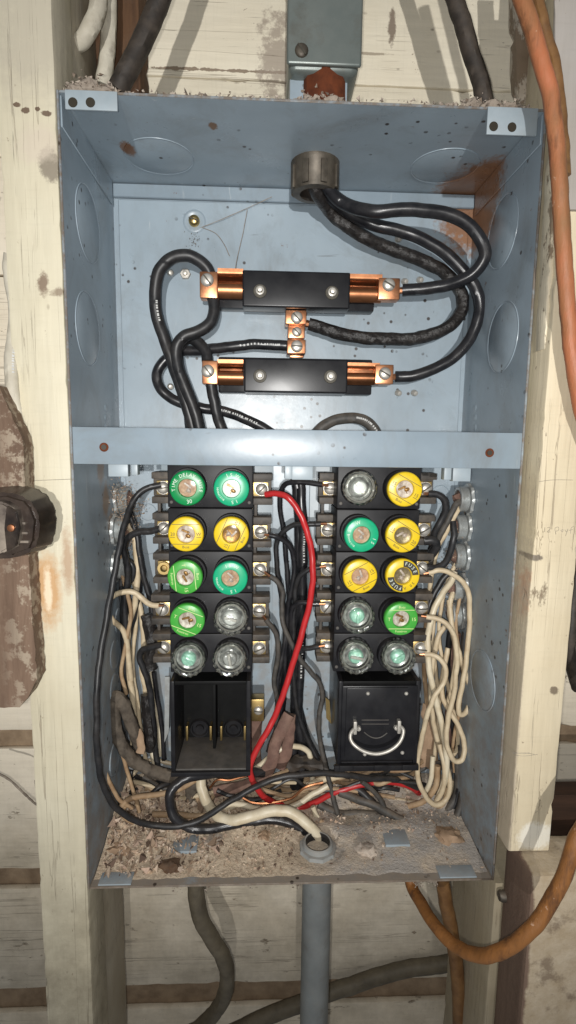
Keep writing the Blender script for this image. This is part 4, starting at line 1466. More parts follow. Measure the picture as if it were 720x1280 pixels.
# service entrance cables
wire('black cable from the top nut looping right to the upper connector block', [(398, 196, ny - 0.004), (404, 225, ny - 0.010), (425, 252, 0.085), (465, 264, 0.072), (520, 262, 0.068), (570, 272, 0.068), (598, 295, 0.070), (606, 320, 0.074), (590, 343, 0.082), (555, 357, 0.094), (520, 362, 0.103), (503, 363, 0.106)], 0.0058, M_BLACK2, group=G_SV, bare=(0, 0.006), per=9)
wire('black cable from the top nut looping right to the lower connector block', [(392, 198, ny), (402, 232, ny - 0.002), (430, 262, 0.100), (465, 280, 0.096), (510, 292, 0.095), (550, 312, 0.096), (580, 340, 0.097), (598, 370, 0.097), (596, 405, 0.098), (575, 440, 0.100), (545, 460, 0.102), (515, 470, 0.104), (494, 471, 0.106)], 0.0056, M_BLACK2, group=G_SV, bare=(0, 0.006), per=9)
wire('tarred cloth covered black cable from the top nut to the copper neutral bar', [(386, 200, ny - 0.002), (393, 232, ny - 0.006), (412, 264, 0.104), (440, 287, 0.108), (480, 308, 0.112), (525, 325, 0.114), (556, 342, 0.114), (575, 365, 0.113), (578, 385, 0.112), (560, 408, 0.110), (525, 422, 0.110), (480, 424, 0.110), (430, 418, 0.110), (400, 409, 0.110), (386, 405, 0.110)], 0.0063, M_WRAP, group=G_SV, rough=0.12, bare=(0, 0.003), per=10)
# left hand loops down from the connector blocks
wire('black cable arching up and left from the upper connector block', [(265, 349, 0.106), (258, 334, 0.104), (240, 321, 0.100), (218, 321, 0.098), (200, 337, 0.098), (194, 365, 0.100), (196, 395, 0.102), (206, 425, 0.103), (216, 455, 0.103), (226, 485, 0.104), (237, 520, 0.105), (245, 555, 0.106), (250, 590, 0.108)], 0.0058, M_BLACK, group=G_SV, prints=((0.45, 0.52), (0.66, 0.74)))
wire('black cable curling down in an S from the upper connector block', [(265, 371, 0.106), (268, 385, 0.104), (264, 402, 0.102), (248, 414, 0.101), (230, 421, 0.100), (221, 434, 0.100), (222, 456, 0.100), (230, 480, 0.100), (242, 510, 0.101), (250, 540, 0.103), (256, 590, 0.108)], 0.0056, M_BLACK, group=G_SV)
wire('black cable bending from the top of the lower copper lug', [(259, 452, 0.107), (257, 440, 0.109), (248, 428, 0.111), (236, 423, 0.112), (224, 432, 0.113), (222, 450, 0.114), (228, 480, 0.116), (236, 520, 0.118), (242, 590, 0.119)], 0.0054, M_BLACK, group=G_SV, bare=(0.003, 0))
wire('black cable hanging from the underside of the lower copper lug', [(264, 480, 0.106), (266, 496, 0.108), (270, 515, 0.110), (278, 540, 0.112), (285, 590, 0.114)], 0.0054, M_BLACK, group=G_SV)
wire('black printed cable from the neutral bar looping far left and under', [(362, 433, 0.110), (340, 431, 0.111), (300, 432, 0.113), (260, 437, 0.117), (225, 440, 0.121), (206, 450, 0.122), (196, 467, 0.121), (200, 485, 0.120), (215, 499, 0.119), (245, 508, 0.119), (285, 516, 0.118), (315, 528, 0.117), (345, 545, 0.115), (365, 575, 0.113), (372, 610, 0.112)], 0.0052, M_BLACK2, group=G_SV, prints=((0.04, 0.14), (0.70, 0.80)))
wire('black cable humping just above the divider bar', [(385, 560, 0.112), (400, 536, 0.112), (420, 525, 0.113), (445, 523, 0.113), (463, 531, 0.113), (476, 556, 0.113), (480, 590, 0.114)], 0.0056, M_GREYW, group=G_SV, prints=((0.5, 0.75),))
# thick pair between the panels
wire('left one of the thick black pair between the fuse panels', [(362, 560, 0.118), (370, 605, 0.116), (374, 660, 0.115), (374, 720, 0.115), (372, 780, 0.115), (369, 850, 0.114), (368, 900, 0.112), (366, 950, 0.110), (368, 985, 0.108)], 0.0050, M_BLACK2, group=G_SV)
wire('right printed one of the thick black pair between the fuse panels', [(372, 560, 0.111), (376, 610, 0.111), (378, 660, 0.111), (378, 720, 0.111), (377, 780, 0.111), (375, 850, 0.110), (373, 900, 0.108), (378, 950, 0.106), (372, 985, 0.104)], 0.0050, M_BLACK2, group=G_SV, prints=((0.24, 0.34), (0.52, 0.62)))
wire('third thick black cable splaying right at the foot of the pair', [(366, 770, 0.121), (368, 830, 0.120), (374, 890, 0.118), (384, 925, 0.114), (398, 955, 0.110), (406, 985, 0.108)], 0.0048, M_BLACK, group=G_SV)

# red wire
wire('long red wire curving down between the fuse panels and along the bottom', [(332, 618, 0.082), (345, 617, 0.078), (360, 622, 0.074), (374, 640, 0.072), (384, 665, 0.071), (390, 695, 0.071), (391, 720, 0.071), (388, 750, 0.072), (378, 790, 0.073), (366, 830, 0.074), (355, 865, 0.074), (342, 900, 0.073), (325, 930, 0.071), (315, 950, 0.070), (313, 967, 0.072), (320, 985, 0.076), (335, 999, 0.082), (352, 1007, 0.088), (372, 1010, 0.090), (395, 1002, 0.088), (420, 990, 0.086), (450, 981, 0.087), (485, 978, 0.090), (510, 982, 0.096), (524, 992, 0.104)], 0.0031, M_RED, per=8)

# branch wires, middle
B = 0.0026
wire('black wire arching from the top left screw of the right panel', [(403, 606, 0.082), (385, 604, 0.086), (368, 603, 0.090), (356, 606, 0.094), (350, 618, 0.098), (350, 635, 0.100), (354, 660, 0.102), (357, 690, 0.104), (360, 730, 0.106), (362, 780, 0.108), (358, 840, 0.110), (352, 900, 0.110)], B, M_BLACK2, group=G_BK, bare=(0.006, 0))
wire('black wire arching from the second left screw of the right panel', [(401, 655, 0.082), (385, 655, 0.084), (368, 656, 0.088), (354, 664, 0.092), (346, 677, 0.096), (346, 700, 0.099), (349, 730, 0.101), (355, 765, 0.103), (356, 800, 0.104), (350, 850, 0.106), (348, 900, 0.107)], B, M_BLACK, group=G_BK, bare=(0.006, 0))
wire('black wire curving from the second right screw of the left panel', [(336, 669, 0.083), (345, 671, 0.084), (357, 677, 0.087), (366, 690, 0.090), (368, 705, 0.092), (365, 730, 0.094), (360, 760, 0.097), (358, 800, 0.099), (355, 850, 0.101), (350, 910, 0.103)], B, M_BLACK2, group=G_BK, bare=(0.005, 0))
wire('black wire snaking from the third right screw of the left panel to the bottom', [(337, 720, 0.083), (346, 726, 0.084), (353, 738, 0.086), (352, 755, 0.086), (353, 775, 0.086), (361, 798, 0.086), (375, 824, 0.087), (390, 842, 0.088), (401, 855, 0.089), (403, 872, 0.090), (399, 895, 0.091), (400, 925, 0.092), (406, 955, 0.090), (414, 985, 0.086), (420, 1010, 0.082), (430, 1030, 0.080), (455, 1038, 0.078), (475, 1032, 0.078), (481, 1012, 0.078), (470, 992, 0.079), (452, 977, 0.080)], B, M_GREYW, group=G_BK, bare=(0.007, 0))
wire('black wire arching from the third left screw of the right panel', [(400, 709, 0.082), (388, 711, 0.083), (376, 719, 0.086), (370, 732, 0.090), (368, 755, 0.093), (367, 790, 0.096), (367, 840, 0.098), (372, 890, 0.100), (385, 925, 0.100), (398, 950, 0.098), (406, 968, 0.096)], B, M_BLACK, group=G_BK, bare=(0.006, 0))
wire('short black wire from the fourth left screw of the right panel', [(399, 755, 0.082), (388, 755, 0.083), (374, 753, 0.086), (366, 759, 0.091), (364, 780, 0.096), (363, 830, 0.100)], B, M_BLACK2, group=G_BK, bare=(0.006, 0))
wire('short black wire from the lowest left screw of the right panel', [(399, 808, 0.082), (388, 810, 0.084), (376, 812, 0.088), (370, 820, 0.095), (368, 850, 0.104)], B, M_BLACK, group=G_BK, bare=(0.006, 0))
wire('grey black wire curving from the fourth right screw of the left panel', [(332, 774, 0.083), (340, 784, 0.085), (347, 798, 0.088), (348, 815, 0.090), (344, 838, 0.092), (343, 855, 0.093), (347, 880, 0.094), (345, 910, 0.096), (336, 935, 0.098)], B, M_GREYW, group=G_BK, bare=(0.004, 0))
wire('black wire slanting down behind the red wire', [(358, 785, 0.100), (354, 815, 0.099), (348, 845, 0.099), (347, 870, 0.099), (352, 885, 0.099), (348, 910, 0.098), (335, 940, 0.096)], B, M_BLACK2, group=G_BK)

# left side
wire('long black wire from the top left screw sweeping round the box bottom', [(201, 606, 0.082), (188, 609, 0.080), (172, 618, 0.078), (162, 634, 0.074), (156, 655, 0.066), (148, 690, 0.056), (140, 735, 0.046), (133, 775, 0.036), (125, 820, 0.026), (121, 870, 0.018), (121, 920, 0.016), (124, 960, 0.018), (133, 992, 0.026), (150, 1014, 0.036), (180, 1029, 0.045), (215, 1033, 0.050), (245, 1027, 0.054), (275, 1009, 0.058), (310, 989, 0.062), (340, 975, 0.064), (375, 968, 0.066), (420, 968, 0.070), (465, 973, 0.078), (500, 975, 0.088), (522, 985, 0.098)], 0.0030, M_BLACK, group=G_BK)
wire('black wire dropping from the second left screw of the left panel', [(200, 661, 0.082), (188, 664, 0.083), (173, 665, 0.084), (161, 671, 0.086), (155, 682, 0.088), (157, 696, 0.090), (160, 712, 0.092), (159, 730, 0.094), (155, 745, 0.098), (157, 790, 0.104), (156, 840, 0.108), (155, 875, 0.108)], 0.0033, M_BLACK, group=G_BK)
wire('black wire slanting from the top left clamp into the taped splice', [(160, 640, 0.100), (166, 655, 0.100), (172, 675, 0.100), (175, 700, 0.100), (180, 722, 0.101), (187, 745, 0.102), (190, 765, 0.102)], 0.0030, M_BLACK, group=G_BK)
wire('thin black wire running down beside the cream wire at left', [(162, 636, 0.108), (170, 660, 0.108), (174, 700, 0.108), (174, 735, 0.108), (168, 770, 0.109), (160, 800, 0.110), (158, 840, 0.112)], 0.0026, M_BLACK2, group=G_BK)
wire('black wire hooking over from the lowest left screw of the left panel', [(202, 806, 0.082), (190, 809, 0.084), (178, 812, 0.087), (174, 820, 0.089), (178, 834, 0.090), (184, 850, 0.092), (189, 880, 0.096), (192, 920, 0.098), (197, 955, 0.098), (203, 985, 0.094)], 0.0031, M_BLACK, group=G_BK)
wire('straight black wire behind the taped splice at left', [(192, 840, 0.112), (196, 870, 0.112), (202, 905, 0.112), (205, 950, 0.110)], 0.0024, M_BLACK2, group=G_BK)
wire('cream wire arching left from the fourth left screw of the left panel', [(199, 757, 0.083), (190, 756, 0.084), (178, 749, 0.085), (168, 741, 0.085), (156, 740, 0.084), (143, 744, 0.084), (134, 753, 0.086), (134, 763, 0.090), (141, 775, 0.094), (152, 786, 0.098), (158, 797, 0.100), (160, 815, 0.102), (164, 850, 0.104)], 0.0028, M_WHITE, group=G_WH, bare=(0.005, 0))
wire('cream wire running down from the second left clamp', [(160, 655, 0.101), (167, 670, 0.101), (171, 695, 0.101), (172, 725, 0.101), (169, 750, 0.102), (163, 773, 0.104), (159, 795, 0.106), (161, 830, 0.106), (165, 870, 0.106), (168, 900, 0.106), (166, 930, 0.106)], 0.0031, M_WHITE, group=G_WH)
wire('cream wire passing behind the black taped splice at left', [(163, 712, 0.113), (172, 745, 0.112), (179, 780, 0.111), (180, 810, 0.110), (177, 835, 0.110), (181, 860, 0.110), (184, 890, 0.110)], 0.0028, M_WHITE, group=G_WH)
wire('thin stained wire slanting to the left bottom corner', [(152, 940, 0.080), (158, 960, 0.078), (163, 978, 0.076), (170, 1000, 0.074), (174, 1015, 0.074)], 0.0020, M_TANW, group=G_WH)
wire('grey dusty cloth sheathed cable curling upward at lower left', [(176, 938, 0.098), (170, 920, 0.092), (163, 900, 0.088), (156, 884, 0.084), (148, 873, 0.082), (143, 872, 0.082), (141, 882, 0.082), (143, 900, 0.082), (148, 921, 0.082), (156, 938, 0.082), (168, 951, 0.084), (184, 961, 0.086), (203, 968, 0.088), (225, 973, 0.090), (250, 982, 0.092)], 0.0064, M_CLOTH, name='cloth_cable', cat='cable', rough=0.14, per=9)
wire('tan paper filler poking from the grey cloth sheathed cable', [(171, 912, 0.090), (174, 922, 0.088), (177, 934, 0.086), (175, 941, 0.086)], 0.0042, M_PAPER, name='paper_filler', cat='paper', rough=0.3, flat=0.5)
wire('upper black taped splice on the left wires', [(184, 768, 0.098), (188, 785, 0.097), (191, 803, 0.096), (187, 822, 0.096), (188, 836, 0.097)], 0.0066, M_WRAP, name='taped_splice', cat='splice', rough=0.2)
wire('lower black taped splice on the left wires', [(183, 868, 0.100), (184, 885, 0.098), (186, 905, 0.098), (188, 925, 0.098), (189, 937, 0.099)], 0.0060, M_WRAP, name='taped_splice', cat='splice', rough=0.22)
wire('white wire end emerging below the lower taped splice', [(189, 930, 0.104), (191, 945, 0.102), (195, 958, 0.100), (205, 972, 0.096), (220, 978, 0.094)], 0.0028, M_WHITE2, group=G_WH)

# connectors through side walls


def clamp(label, px, py, side, r=0.0135, yaw=0.0):
    x = side * BX
    p = atx(px, py, x)
    t = thing('cable_clamp', label, 'clamp', p, 'cable clamps through the side walls')
    n = (-side, 0, 0)
    mt = Matrix.Translation(p) @ facing(n)

    def teeth(a, rr, h):
        return 0.085 * (1 if math.cos(a * 8) > 0.2 else 0) if rr > r * 1.03 else 0
    obj('lock_nut', lathe([(r * 0.8, -0.0035), (r * 1.1, -0.0035), (r * 1.12, -0.003), (r * 1.12, -0.0005), (r * 0.8, 0.0003)], mt, 48, teeth), M_ZINC, t)
    prof = []
    for k in range(6):
        prof += [(r * 0.90, -0.0036 - k * 0.0014), (r * 0.96, -0.0043 - k * 0.0014)]
    prof += [(r * 0.90, -0.0125), (r * 0.72, -0.0127), (r * 0.70, -0.004), (0, -0.004)]
    obj('thread', lathe(prof, mt, 24), M_ZINC, t)
    bm = lathe([(0, -0.0165), (r * 0.30, -0.0158), (r * 0.62, -0.0115), (r * 0.66, -0.004)], mt, 12)
    for v in bm.verts:
        v.co += Vector((mnoise.noise(v.co * 300), mnoise.noise(v.co * 300 + Vector((5, 5, 5))), mnoise.noise(v.co * 300 + Vector((9, 1, 7))))) * 0.0028
    obj('sheath_end', bm, M_CLOTH2, t)


for i, (px, py) in enumerate(((146, 624), (142, 662), (143, 707))):
    clamp(('top', 'middle', 'lowest')[i] + ' of the three zinc cable clamps in the left wall', px, py, -1)
for i, (px, py) in enumerate(((587, 624), (584, 659), (582, 695), (580, 735), (577, 768))):
    clamp(('top', 'second from top', 'middle', 'fourth from top', 'lowest')[i] + ' of the five zinc cable clamps in the right wall', px, py, 1)

# right side
wire('black wire curling from the top right screw of the right panel', [(535, 617, 0.082), (546, 618, 0.082), (555, 624, 0.082), (557, 636, 0.084), (551, 650, 0.087), (544, 664, 0.090), (540, 678, 0.094), (538, 690, 0.098)], 0.0034, M_BLACK, group=G_BK, bare=(0.004, 0))
wire('black wire from the top right clamp slanting down left', [(581, 625, 0.100), (571, 630, 0.096), (564, 641, 0.094), (556, 658, 0.095), (548, 674, 0.098), (541, 690, 0.102), (536, 710, 0.106)], 0.0032, M_GREYW, group=G_BK)
wire('cream wire beside the black one from the top right clamp', [(582, 632, 0.103), (573, 636, 0.100), (566, 648, 0.099), (558, 664, 0.101), (549, 680, 0.104), (543, 700, 0.107), (538, 725, 0.110), (538, 760, 0.112)], 0.0026, M_WHITE, group=G_WH)
wire('black wire bowing from the second right clamp to the third right screw', [(566, 652, 0.098), (567, 668, 0.094), (564, 686, 0.090), (557, 702, 0.086), (546, 710, 0.083), (534, 709, 0.082)], 0.0034, M_BLACK, group=G_BK)
wire('short thick black wire bent at the second right screw', [(530, 676, 0.084), (540, 676, 0.083), (545, 681, 0.084), (541, 690, 0.088), (533, 698, 0.094)], 0.0046, M_BLACK, group=G_BK)
wire('black wire rising behind the cream wires to the third right clamp', [(562, 715, 0.100), (552, 726, 0.100), (542, 742, 0.100), (537, 757, 0.098), (533, 772, 0.094)], 0.0032, M_BLACK, group=G_BK)
W = 0.0026
wire('cream wire from the third right screw hanging in a long narrow loop', [(536, 716, 0.082), (548, 713, 0.080), (562, 716, 0.078), (576, 724, 0.078), (584, 738, 0.079), (587, 757, 0.080), (586, 790, 0.080), (582, 830, 0.079), (577, 860, 0.077), (573, 882, 0.075), (575, 893, 0.075), (582, 891, 0.077), (588, 876, 0.080), (587, 860, 0.082), (582, 842, 0.084), (575, 820, 0.087), (569, 800, 0.090), (565, 780, 0.094), (561, 750, 0.100)], W, M_WHITE, group=G_WH, bare=(0.005, 0), per=8)
wire('cream wire from the fourth right screw hanging in the widest loop', [(533, 771, 0.082), (545, 773, 0.079), (558, 779, 0.076), (567, 792, 0.074), (571, 812, 0.073), (570, 840, 0.073), (566, 870, 0.073), (560, 900, 0.072), (558, 922, 0.071), (561, 939, 0.070), (569, 951, 0.070), (577, 950, 0.071), (581, 938, 0.073), (579, 922, 0.075), (571, 904, 0.078), (562, 888, 0.081), (554, 872, 0.084), (552, 855, 0.087), (555, 835, 0.090), (560, 810, 0.094)], W, M_WHITE, group=G_WH, bare=(0.005, 0), per=8)
wire('cream wire from the lowest right screw dropping to the box bottom', [(531, 818, 0.082), (541, 819, 0.079), (551, 825, 0.076), (557, 838, 0.074), (554, 854, 0.073), (544, 868, 0.072), (537, 885, 0.071), (530, 910, 0.070), (524, 940, 0.069), (522, 965, 0.069), (526, 985, 0.070), (536, 1000, 0.072), (548, 1006, 0.074), (558, 998, 0.076), (562, 980, 0.078), (558, 955, 0.081)], W, M_WHITE, group=G_WH, bare=(0.005, 0), per=8)
wire('cream wire from the third right clamp running down past the loops', [(568, 715, 0.096), (564, 726, 0.094), (553, 742, 0.090), (544, 758, 0.088), (538, 780, 0.086), (535, 805, 0.084), (536, 835, 0.082), (541, 860, 0.081), (547, 885, 0.080), (553, 910, 0.079), (557, 935, 0.078), (557, 965, 0.078), (553, 985, 0.080), (546, 1000, 0.084)], 0.0032, M_WHITE2, group=G_WH, per=8)
wire('cream wire crossing behind the loops beside the right panel', [(556, 783, 0.098), (548, 795, 0.096), (543, 815, 0.095), (539, 840, 0.095), (538, 868, 0.094), (540, 890, 0.093), (544, 915, 0.092), (551, 938, 0.090), (557, 958, 0.090), (562, 985, 0.090)], 0.0028, M_WHITE, group=G_WH)
wire('stained wire close to the right edge of the right panel', [(534, 760, 0.112), (532, 800, 0.112), (531, 840, 0.112), (534, 880, 0.111)], 0.0026, M_TANW, group=G_WH)
wire('cream wire running down from the fourth right clamp', [(572, 735, 0.102), (565, 745, 0.100), (562, 765, 0.098), (566, 790, 0.098), (570, 815, 0.099), (566, 850, 0.100), (560, 880, 0.102)], 0.0027, M_WHITE, group=G_WH)
wire('dark wire hanging behind the cream loops at right', [(566, 775, 0.106), (561, 800, 0.106), (560, 830, 0.106), (563, 870, 0.106), (567, 910, 0.104), (572, 950, 0.102), (574, 985, 0.100)], 0.0032, M_BLACK, group=G_BK)
wire('brown frayed sheath hanging behind the cream loops at right', [(570, 790, 0.110), (567, 820, 0.110), (565, 850, 0.110), (563, 890, 0.111), (560, 930, 0.112)], 0.0055, M_CLOTH2, name='cloth_cable', cat='cable', rough=0.25)
wire('tan paper filler beside the right panel pull-out', [(541, 880, 0.112), (539, 905, 0.110), (537, 930, 0.108), (534, 958, 0.108)], 0.0105, M_PAPER, name='paper_filler', cat='paper', rough=0.3, flat=0.35)
wire('loose pale stub standing at the right of the box bottom', [(541, 945, 0.088), (540, 960, 0.086), (537, 978, 0.086), (531, 992, 0.088)], 0.0026, M_WHITE2, group=G_WH)
wire('pale stub with rusty end beside the cream loops', [(547, 957, 0.084), (546, 975, 0.083), (540, 990, 0.083), (528, 1002, 0.084), (510, 1008, 0.086)], 0.0030, M_TANW, group=G_WH)

# bottom tangle
wire('thick white wire curving into the conduit bushing', [(250, 965, 0.092), (252, 985, 0.086), (259, 1004, 0.078), (272, 1019, 0.066), (292, 1025, 0.060), (318, 1019, 0.060), (342, 1013, 0.060), (362, 1015, 0.058), (382, 1027, 0.056), (396, 1043, 0.054), (403, 1058, 0.054), (405, 1085, 0.0545)], 0.0054, M_WHITE2, per=9, group='thick wires into the conduit')
wire('thick black wire curving into the conduit bushing', [(330, 966, 0.084), (300, 965, 0.078), (265, 967, 0.072), (238, 971, 0.066), (221, 979, 0.062), (213, 993, 0.058), (214, 1010, 0.056), (222, 1026, 0.054), (240, 1036, 0.054), (262, 1036, 0.056), (290, 1030, 0.060), (320, 1026, 0.064), (350, 1025, 0.064), (372, 1033, 0.062), (385, 1046, 0.060), (392, 1060, 0.058), (396, 1085, 0.058)], 0.0048, M_BLACK2, per=9, group='thick wires into the conduit')
wire('white wire running along the bottom from left to the red wire', [(270, 1012, 0.072), (288, 1005, 0.074), (302, 1006, 0.076), (325, 1011, 0.078), (350, 1013, 0.078), (372, 1005, 0.080), (392, 992, 0.082), (410, 982, 0.084)], 0.0030, M_WHITE2, group=G_WH)
wire('tan stained wire arching under the empty pull-out socket', [(152, 1008, 0.062), (158, 1001, 0.064), (172, 996, 0.068), (200, 993, 0.074), (220, 988, 0.080), (238, 979, 0.086), (252, 970, 0.092)], 0.0028, M_TANW, group=G_WH)
wire('stained wire loop at the left corner of the box bottom', [(160, 1003, 0.066), (153, 1012, 0.062), (156, 1022, 0.060), (168, 1028, 0.060)], 0.0026, M_TANW, group=G_WH)
wire('bare copper ground wire under the empty pull-out socket', [(262, 985, 0.094), (272, 975, 0.094), (286, 975, 0.094), (300, 972, 0.094), (318, 968, 0.094)], 0.0012, M_COPPER_DK, sides=6, group='bare ground wires')
wire('bare copper ground wire above the thick white wire', [(300, 995, 0.084), (315, 1003, 0.082), (340, 1003, 0.082), (365, 997, 0.082), (382, 984, 0.082), (404, 978, 0.084)], 0.0013, M_COPPER_DK, sides=6, group='bare ground wires')
wire('purple brown cloth sheath rising behind the red wire', [(268, 990, 0.090), (300, 983, 0.088), (322, 975, 0.085), (338, 955, 0.083), (344, 930, 0.082), (354, 908, 0.083), (362, 893, 0.086)], 0.0064, M_CLOTH2, name='cloth_cable', cat='cable', rough=0.22, flat=0.55)
wire('purple brown cloth sheath hanging beside the thick black pair', [(363, 893, 0.092), (361, 915, 0.091), (358, 940, 0.091), (350, 960, 0.092)], 0.0060, M_CLOTH2, name='cloth_cable', cat='cable', rough=0.22, flat=0.5)
wire('white wire arching between the panels above the box bottom', [(318, 962, 0.090), (332, 951, 0.090), (348, 938, 0.092), (362, 933, 0.094), (375, 933, 0.096), (386, 941, 0.098), (390, 955, 0.100), (390, 985, 0.100)], 0.0029, M_WHITE2, group=G_WH)
wire('dark clumped sheath lying between the panels', [(362, 958, 0.104), (375, 952, 0.102), (390, 952, 0.100), (402, 956, 0.100)], 0.0072, M_DKCAB, name='cloth_cable', cat='cable', rough=0.3)
wire('pale wire beside the red wire along the bottom', [(345, 1003, 0.094), (372, 995, 0.094), (392, 980, 0.092), (412, 972, 0.092), (430, 968, 0.094)], 0.0040, M_WHITE, group=G_WH)
wire('white wire curling right across the box bottom to a cut end', [(391, 1008, 0.080), (396, 1020, 0.078), (410, 1030, 0.074), (430, 1036, 0.070), (455, 1039, 0.066), (480, 1041, 0.062), (506, 1043, 0.060)], 0.0027, M_WHITE2, group=G_WH)
wire('second white wire lying below the curling one at the box bottom', [(400, 1026, 0.070), (410, 1036, 0.066), (425, 1041, 0.064), (445, 1040, 0.064)], 0.0027, M_TANW, group=G_WH)
wire('outer grey black cable looping round the right bottom corner', [(576, 930, 0.094), (580, 960, 0.090), (579, 990, 0.086), (573, 1015, 0.080), (563, 1035, 0.074), (549, 1047, 0.070), (535, 1045, 0.070), (515, 1032, 0.072), (495, 1022, 0.074), (470, 1008, 0.078), (445, 998, 0.082), (424, 990, 0.086)], 0.0042, M_GREYW, per=8, name='cable', cat='cable')
wire('middle grey black cable curving round the right bottom corner', [(570, 940, 0.100), (573, 970, 0.096), (570, 995, 0.092), (560, 1012, 0.088), (540, 1022, 0.084), (515, 1024, 0.082), (485, 1020, 0.082), (450, 1018, 0.084), (420, 1017, 0.086), (398, 1005, 0.090)], 0.0044, M_GREYW, per=8, name='cable', cat='cable')
wire('lower grey black cable curving round the right bottom corner', [(574, 985, 0.092), (568, 1010, 0.088), (556, 1024, 0.084), (535, 1030, 0.080), (510, 1031, 0.078), (490, 1022, 0.078), (475, 1012, 0.080), (452, 990, 0.086), (438, 984, 0.090)], 0.0040, M_BLACK, per=8, name='cable', cat='cable')
wire('rusty flat sheath strip under the empty pull-out socket', [(255, 992, 0.100), (275, 990, 0.098), (300, 985, 0.096), (322, 980, 0.094)], 0.0046, M_CLOTH2, name='cloth_cable', cat='cable', rough=0.3, flat=0.5)
wire('grey upright cable stub standing in the debris at left', [(241, 978, 0.100), (239, 995, 0.096), (238, 1012, 0.092)], 0.0070, M_CLOTH, name='cloth_cable', cat='cable', rough=0.2)
wire('black wire stub crossing the debris at lower left', [(190, 992, 0.080), (200, 984, 0.084), (212, 979, 0.090), (226, 978, 0.096)], 0.0028, M_BLACK, group=G_BK)
wire('stained wire behind the black loop at the bottom', [(190, 1018, 0.066), (215, 1018, 0.070), (240, 1020, 0.072), (262, 1020, 0.072)], 0.0030, M_TANW, group=G_WH)
wire('curled brown wire lying right of the red wire', [(440, 972, 0.090), (455, 968, 0.090), (468, 962, 0.092), (480, 960, 0.094)], 0.0022, M_TANW, group=G_WH)
for k, (lab, a) in enumerate((('short bare copper strand lying highest in the tangle left of centre', (258, 968)), ('short bare copper strand lying lowest in the tangle left of centre', (282, 1000)))):
    wire(lab, [(a[0], a[1], 0.092), (a[0] + 12, a[1] - 6, 0.090), (a[0] + 26, a[1] + 3, 0.088), (a[0] + 44, a[1] + 1, 0.088)], 0.0009, M_TANW, sides=6, group='bare ground wires')

# more of the tangle at the bottom, right to left
wire('stained cream wire sweeping low under the right panel', [(560, 985, 0.096), (552, 1008, 0.090), (535, 1016, 0.086), (510, 1012, 0.088), (485, 1012, 0.090), (462, 1008, 0.092), (440, 1000, 0.096)], 0.0026, M_TANW, group=G_WH)
wire('cream wire sweeping behind the grey cables at the right bottom', [(566, 975, 0.102), (558, 1000, 0.098), (540, 1010, 0.094), (520, 1004, 0.094), (500, 1000, 0.098), (478, 1002, 0.100)], 0.0028, M_WHITE, group=G_WH)
wire('cream wire rising inside the right bottom loop', [(545, 1002, 0.080), (552, 990, 0.078), (556, 975, 0.077), (555, 955, 0.078), (549, 930, 0.084)], 0.0026, M_WHITE, group=G_WH)
wire('thin brown wire lying across the middle of the box bottom', [(432, 958, 0.104), (440, 975, 0.100), (447, 990, 0.096), (450, 1005, 0.092)], 0.0018, M_TANW, group=G_WH)
wire('dark wire along the back of the box bottom at right', [(410, 990, 0.110), (450, 1000, 0.108), (490, 1004, 0.108), (530, 998, 0.108), (556, 982, 0.108), (566, 955, 0.108)], 0.0034, M_GREYW, group=G_BK)
wire('stained wire along the back of the box bottom at left', [(182, 985, 0.104), (215, 990, 0.102), (245, 1000, 0.100), (280, 1004, 0.098), (310, 998, 0.098)], 0.0028, M_TANW, group=G_WH)
wire('cream wire lying right of the grey upright stub', [(247, 968, 0.102), (252, 990, 0.096), (262, 1008, 0.090), (285, 1010, 0.086), (305, 1000, 0.084)], 0.0027, M_WHITE2, group=G_WH)
wire('brown wire twisting below the red wire', [(318, 1000, 0.094), (335, 1008, 0.090), (360, 1003, 0.090), (385, 992, 0.090), (408, 988, 0.092), (432, 985, 0.094)], 0.0022, M_TANW, group=G_WH)
wire('stained wire crossing to the left of the cloth cable', [(130, 960, 0.060), (140, 985, 0.060), (150, 1000, 0.062), (166, 1010, 0.064)], 0.0020, M_TANW, group=G_WH)
wire('dark wire dropping from the middle left clamp', [(150, 668, 0.112), (154, 700, 0.113), (152, 740, 0.114), (154, 790, 0.114), (157, 850, 0.114)], 0.0028, M_BLACK, group=G_BK)
wire('short dark wire looping at the lowest left clamp', [(150, 706, 0.104), (158, 700, 0.100), (166, 708, 0.098), (166, 722, 0.100), (158, 730, 0.106)], 0.0028, M_BLACK, group=G_BK)

# finer strands of the tangle lying on the debris
rt = random.Random(77)
kinds = [('black', M_BLACK), ('cream', M_WHITE), ('stained brown', M_TANW), ('dusty grey', M_GREYW)]
strands = []
for k in range(24):
    lab, m = kinds[(k * 7 + k // 3) % 4]
    x = rt.uniform(-0.13, 0.09)
    pts = []
    y = rt.uniform(0.090, 0.118)
    dx = rt.choice((-1, 1)) * rt.uniform(0.016, 0.030)
    if x > 0.02:
        dx = abs(dx) * 0.9
    zz = rt.uniform(0.016, 0.034)
    for j in range(rt.randint(4, 7)):
        pts.append(Vector((max(-0.168, min(0.166, x)), max(0.086, min(0.124, y)), -BZ + max(0.013, zz))))
        x += dx * rt.uniform(0.7, 1.3)
        y += rt.uniform(-0.014, 0.012)
        zz += rt.uniform(-0.010, 0.010)
    strands.append((lab, sum(p.x for p in pts) / len(pts), wire(lab, pts, rt.uniform(0.0017, 0.0026), m, group='fine strands of the floor tangle', sides=8)))
ORD = ['leftmost', 'second from left', 'third from left', 'fourth from left', 'fifth from left', 'sixth from left', 'seventh from left', 'eighth from left', 'ninth from left', 'tenth from left']
for c_ in sorted({s[0] for s in strands}):
    for k, s in enumerate(sorted((s for s in strands if s[0] == c_), key=lambda q: q[1])):
        s[2]['label'] = ORD[k] + ' of the thin ' + c_ + ' wires tangled on the box floor'
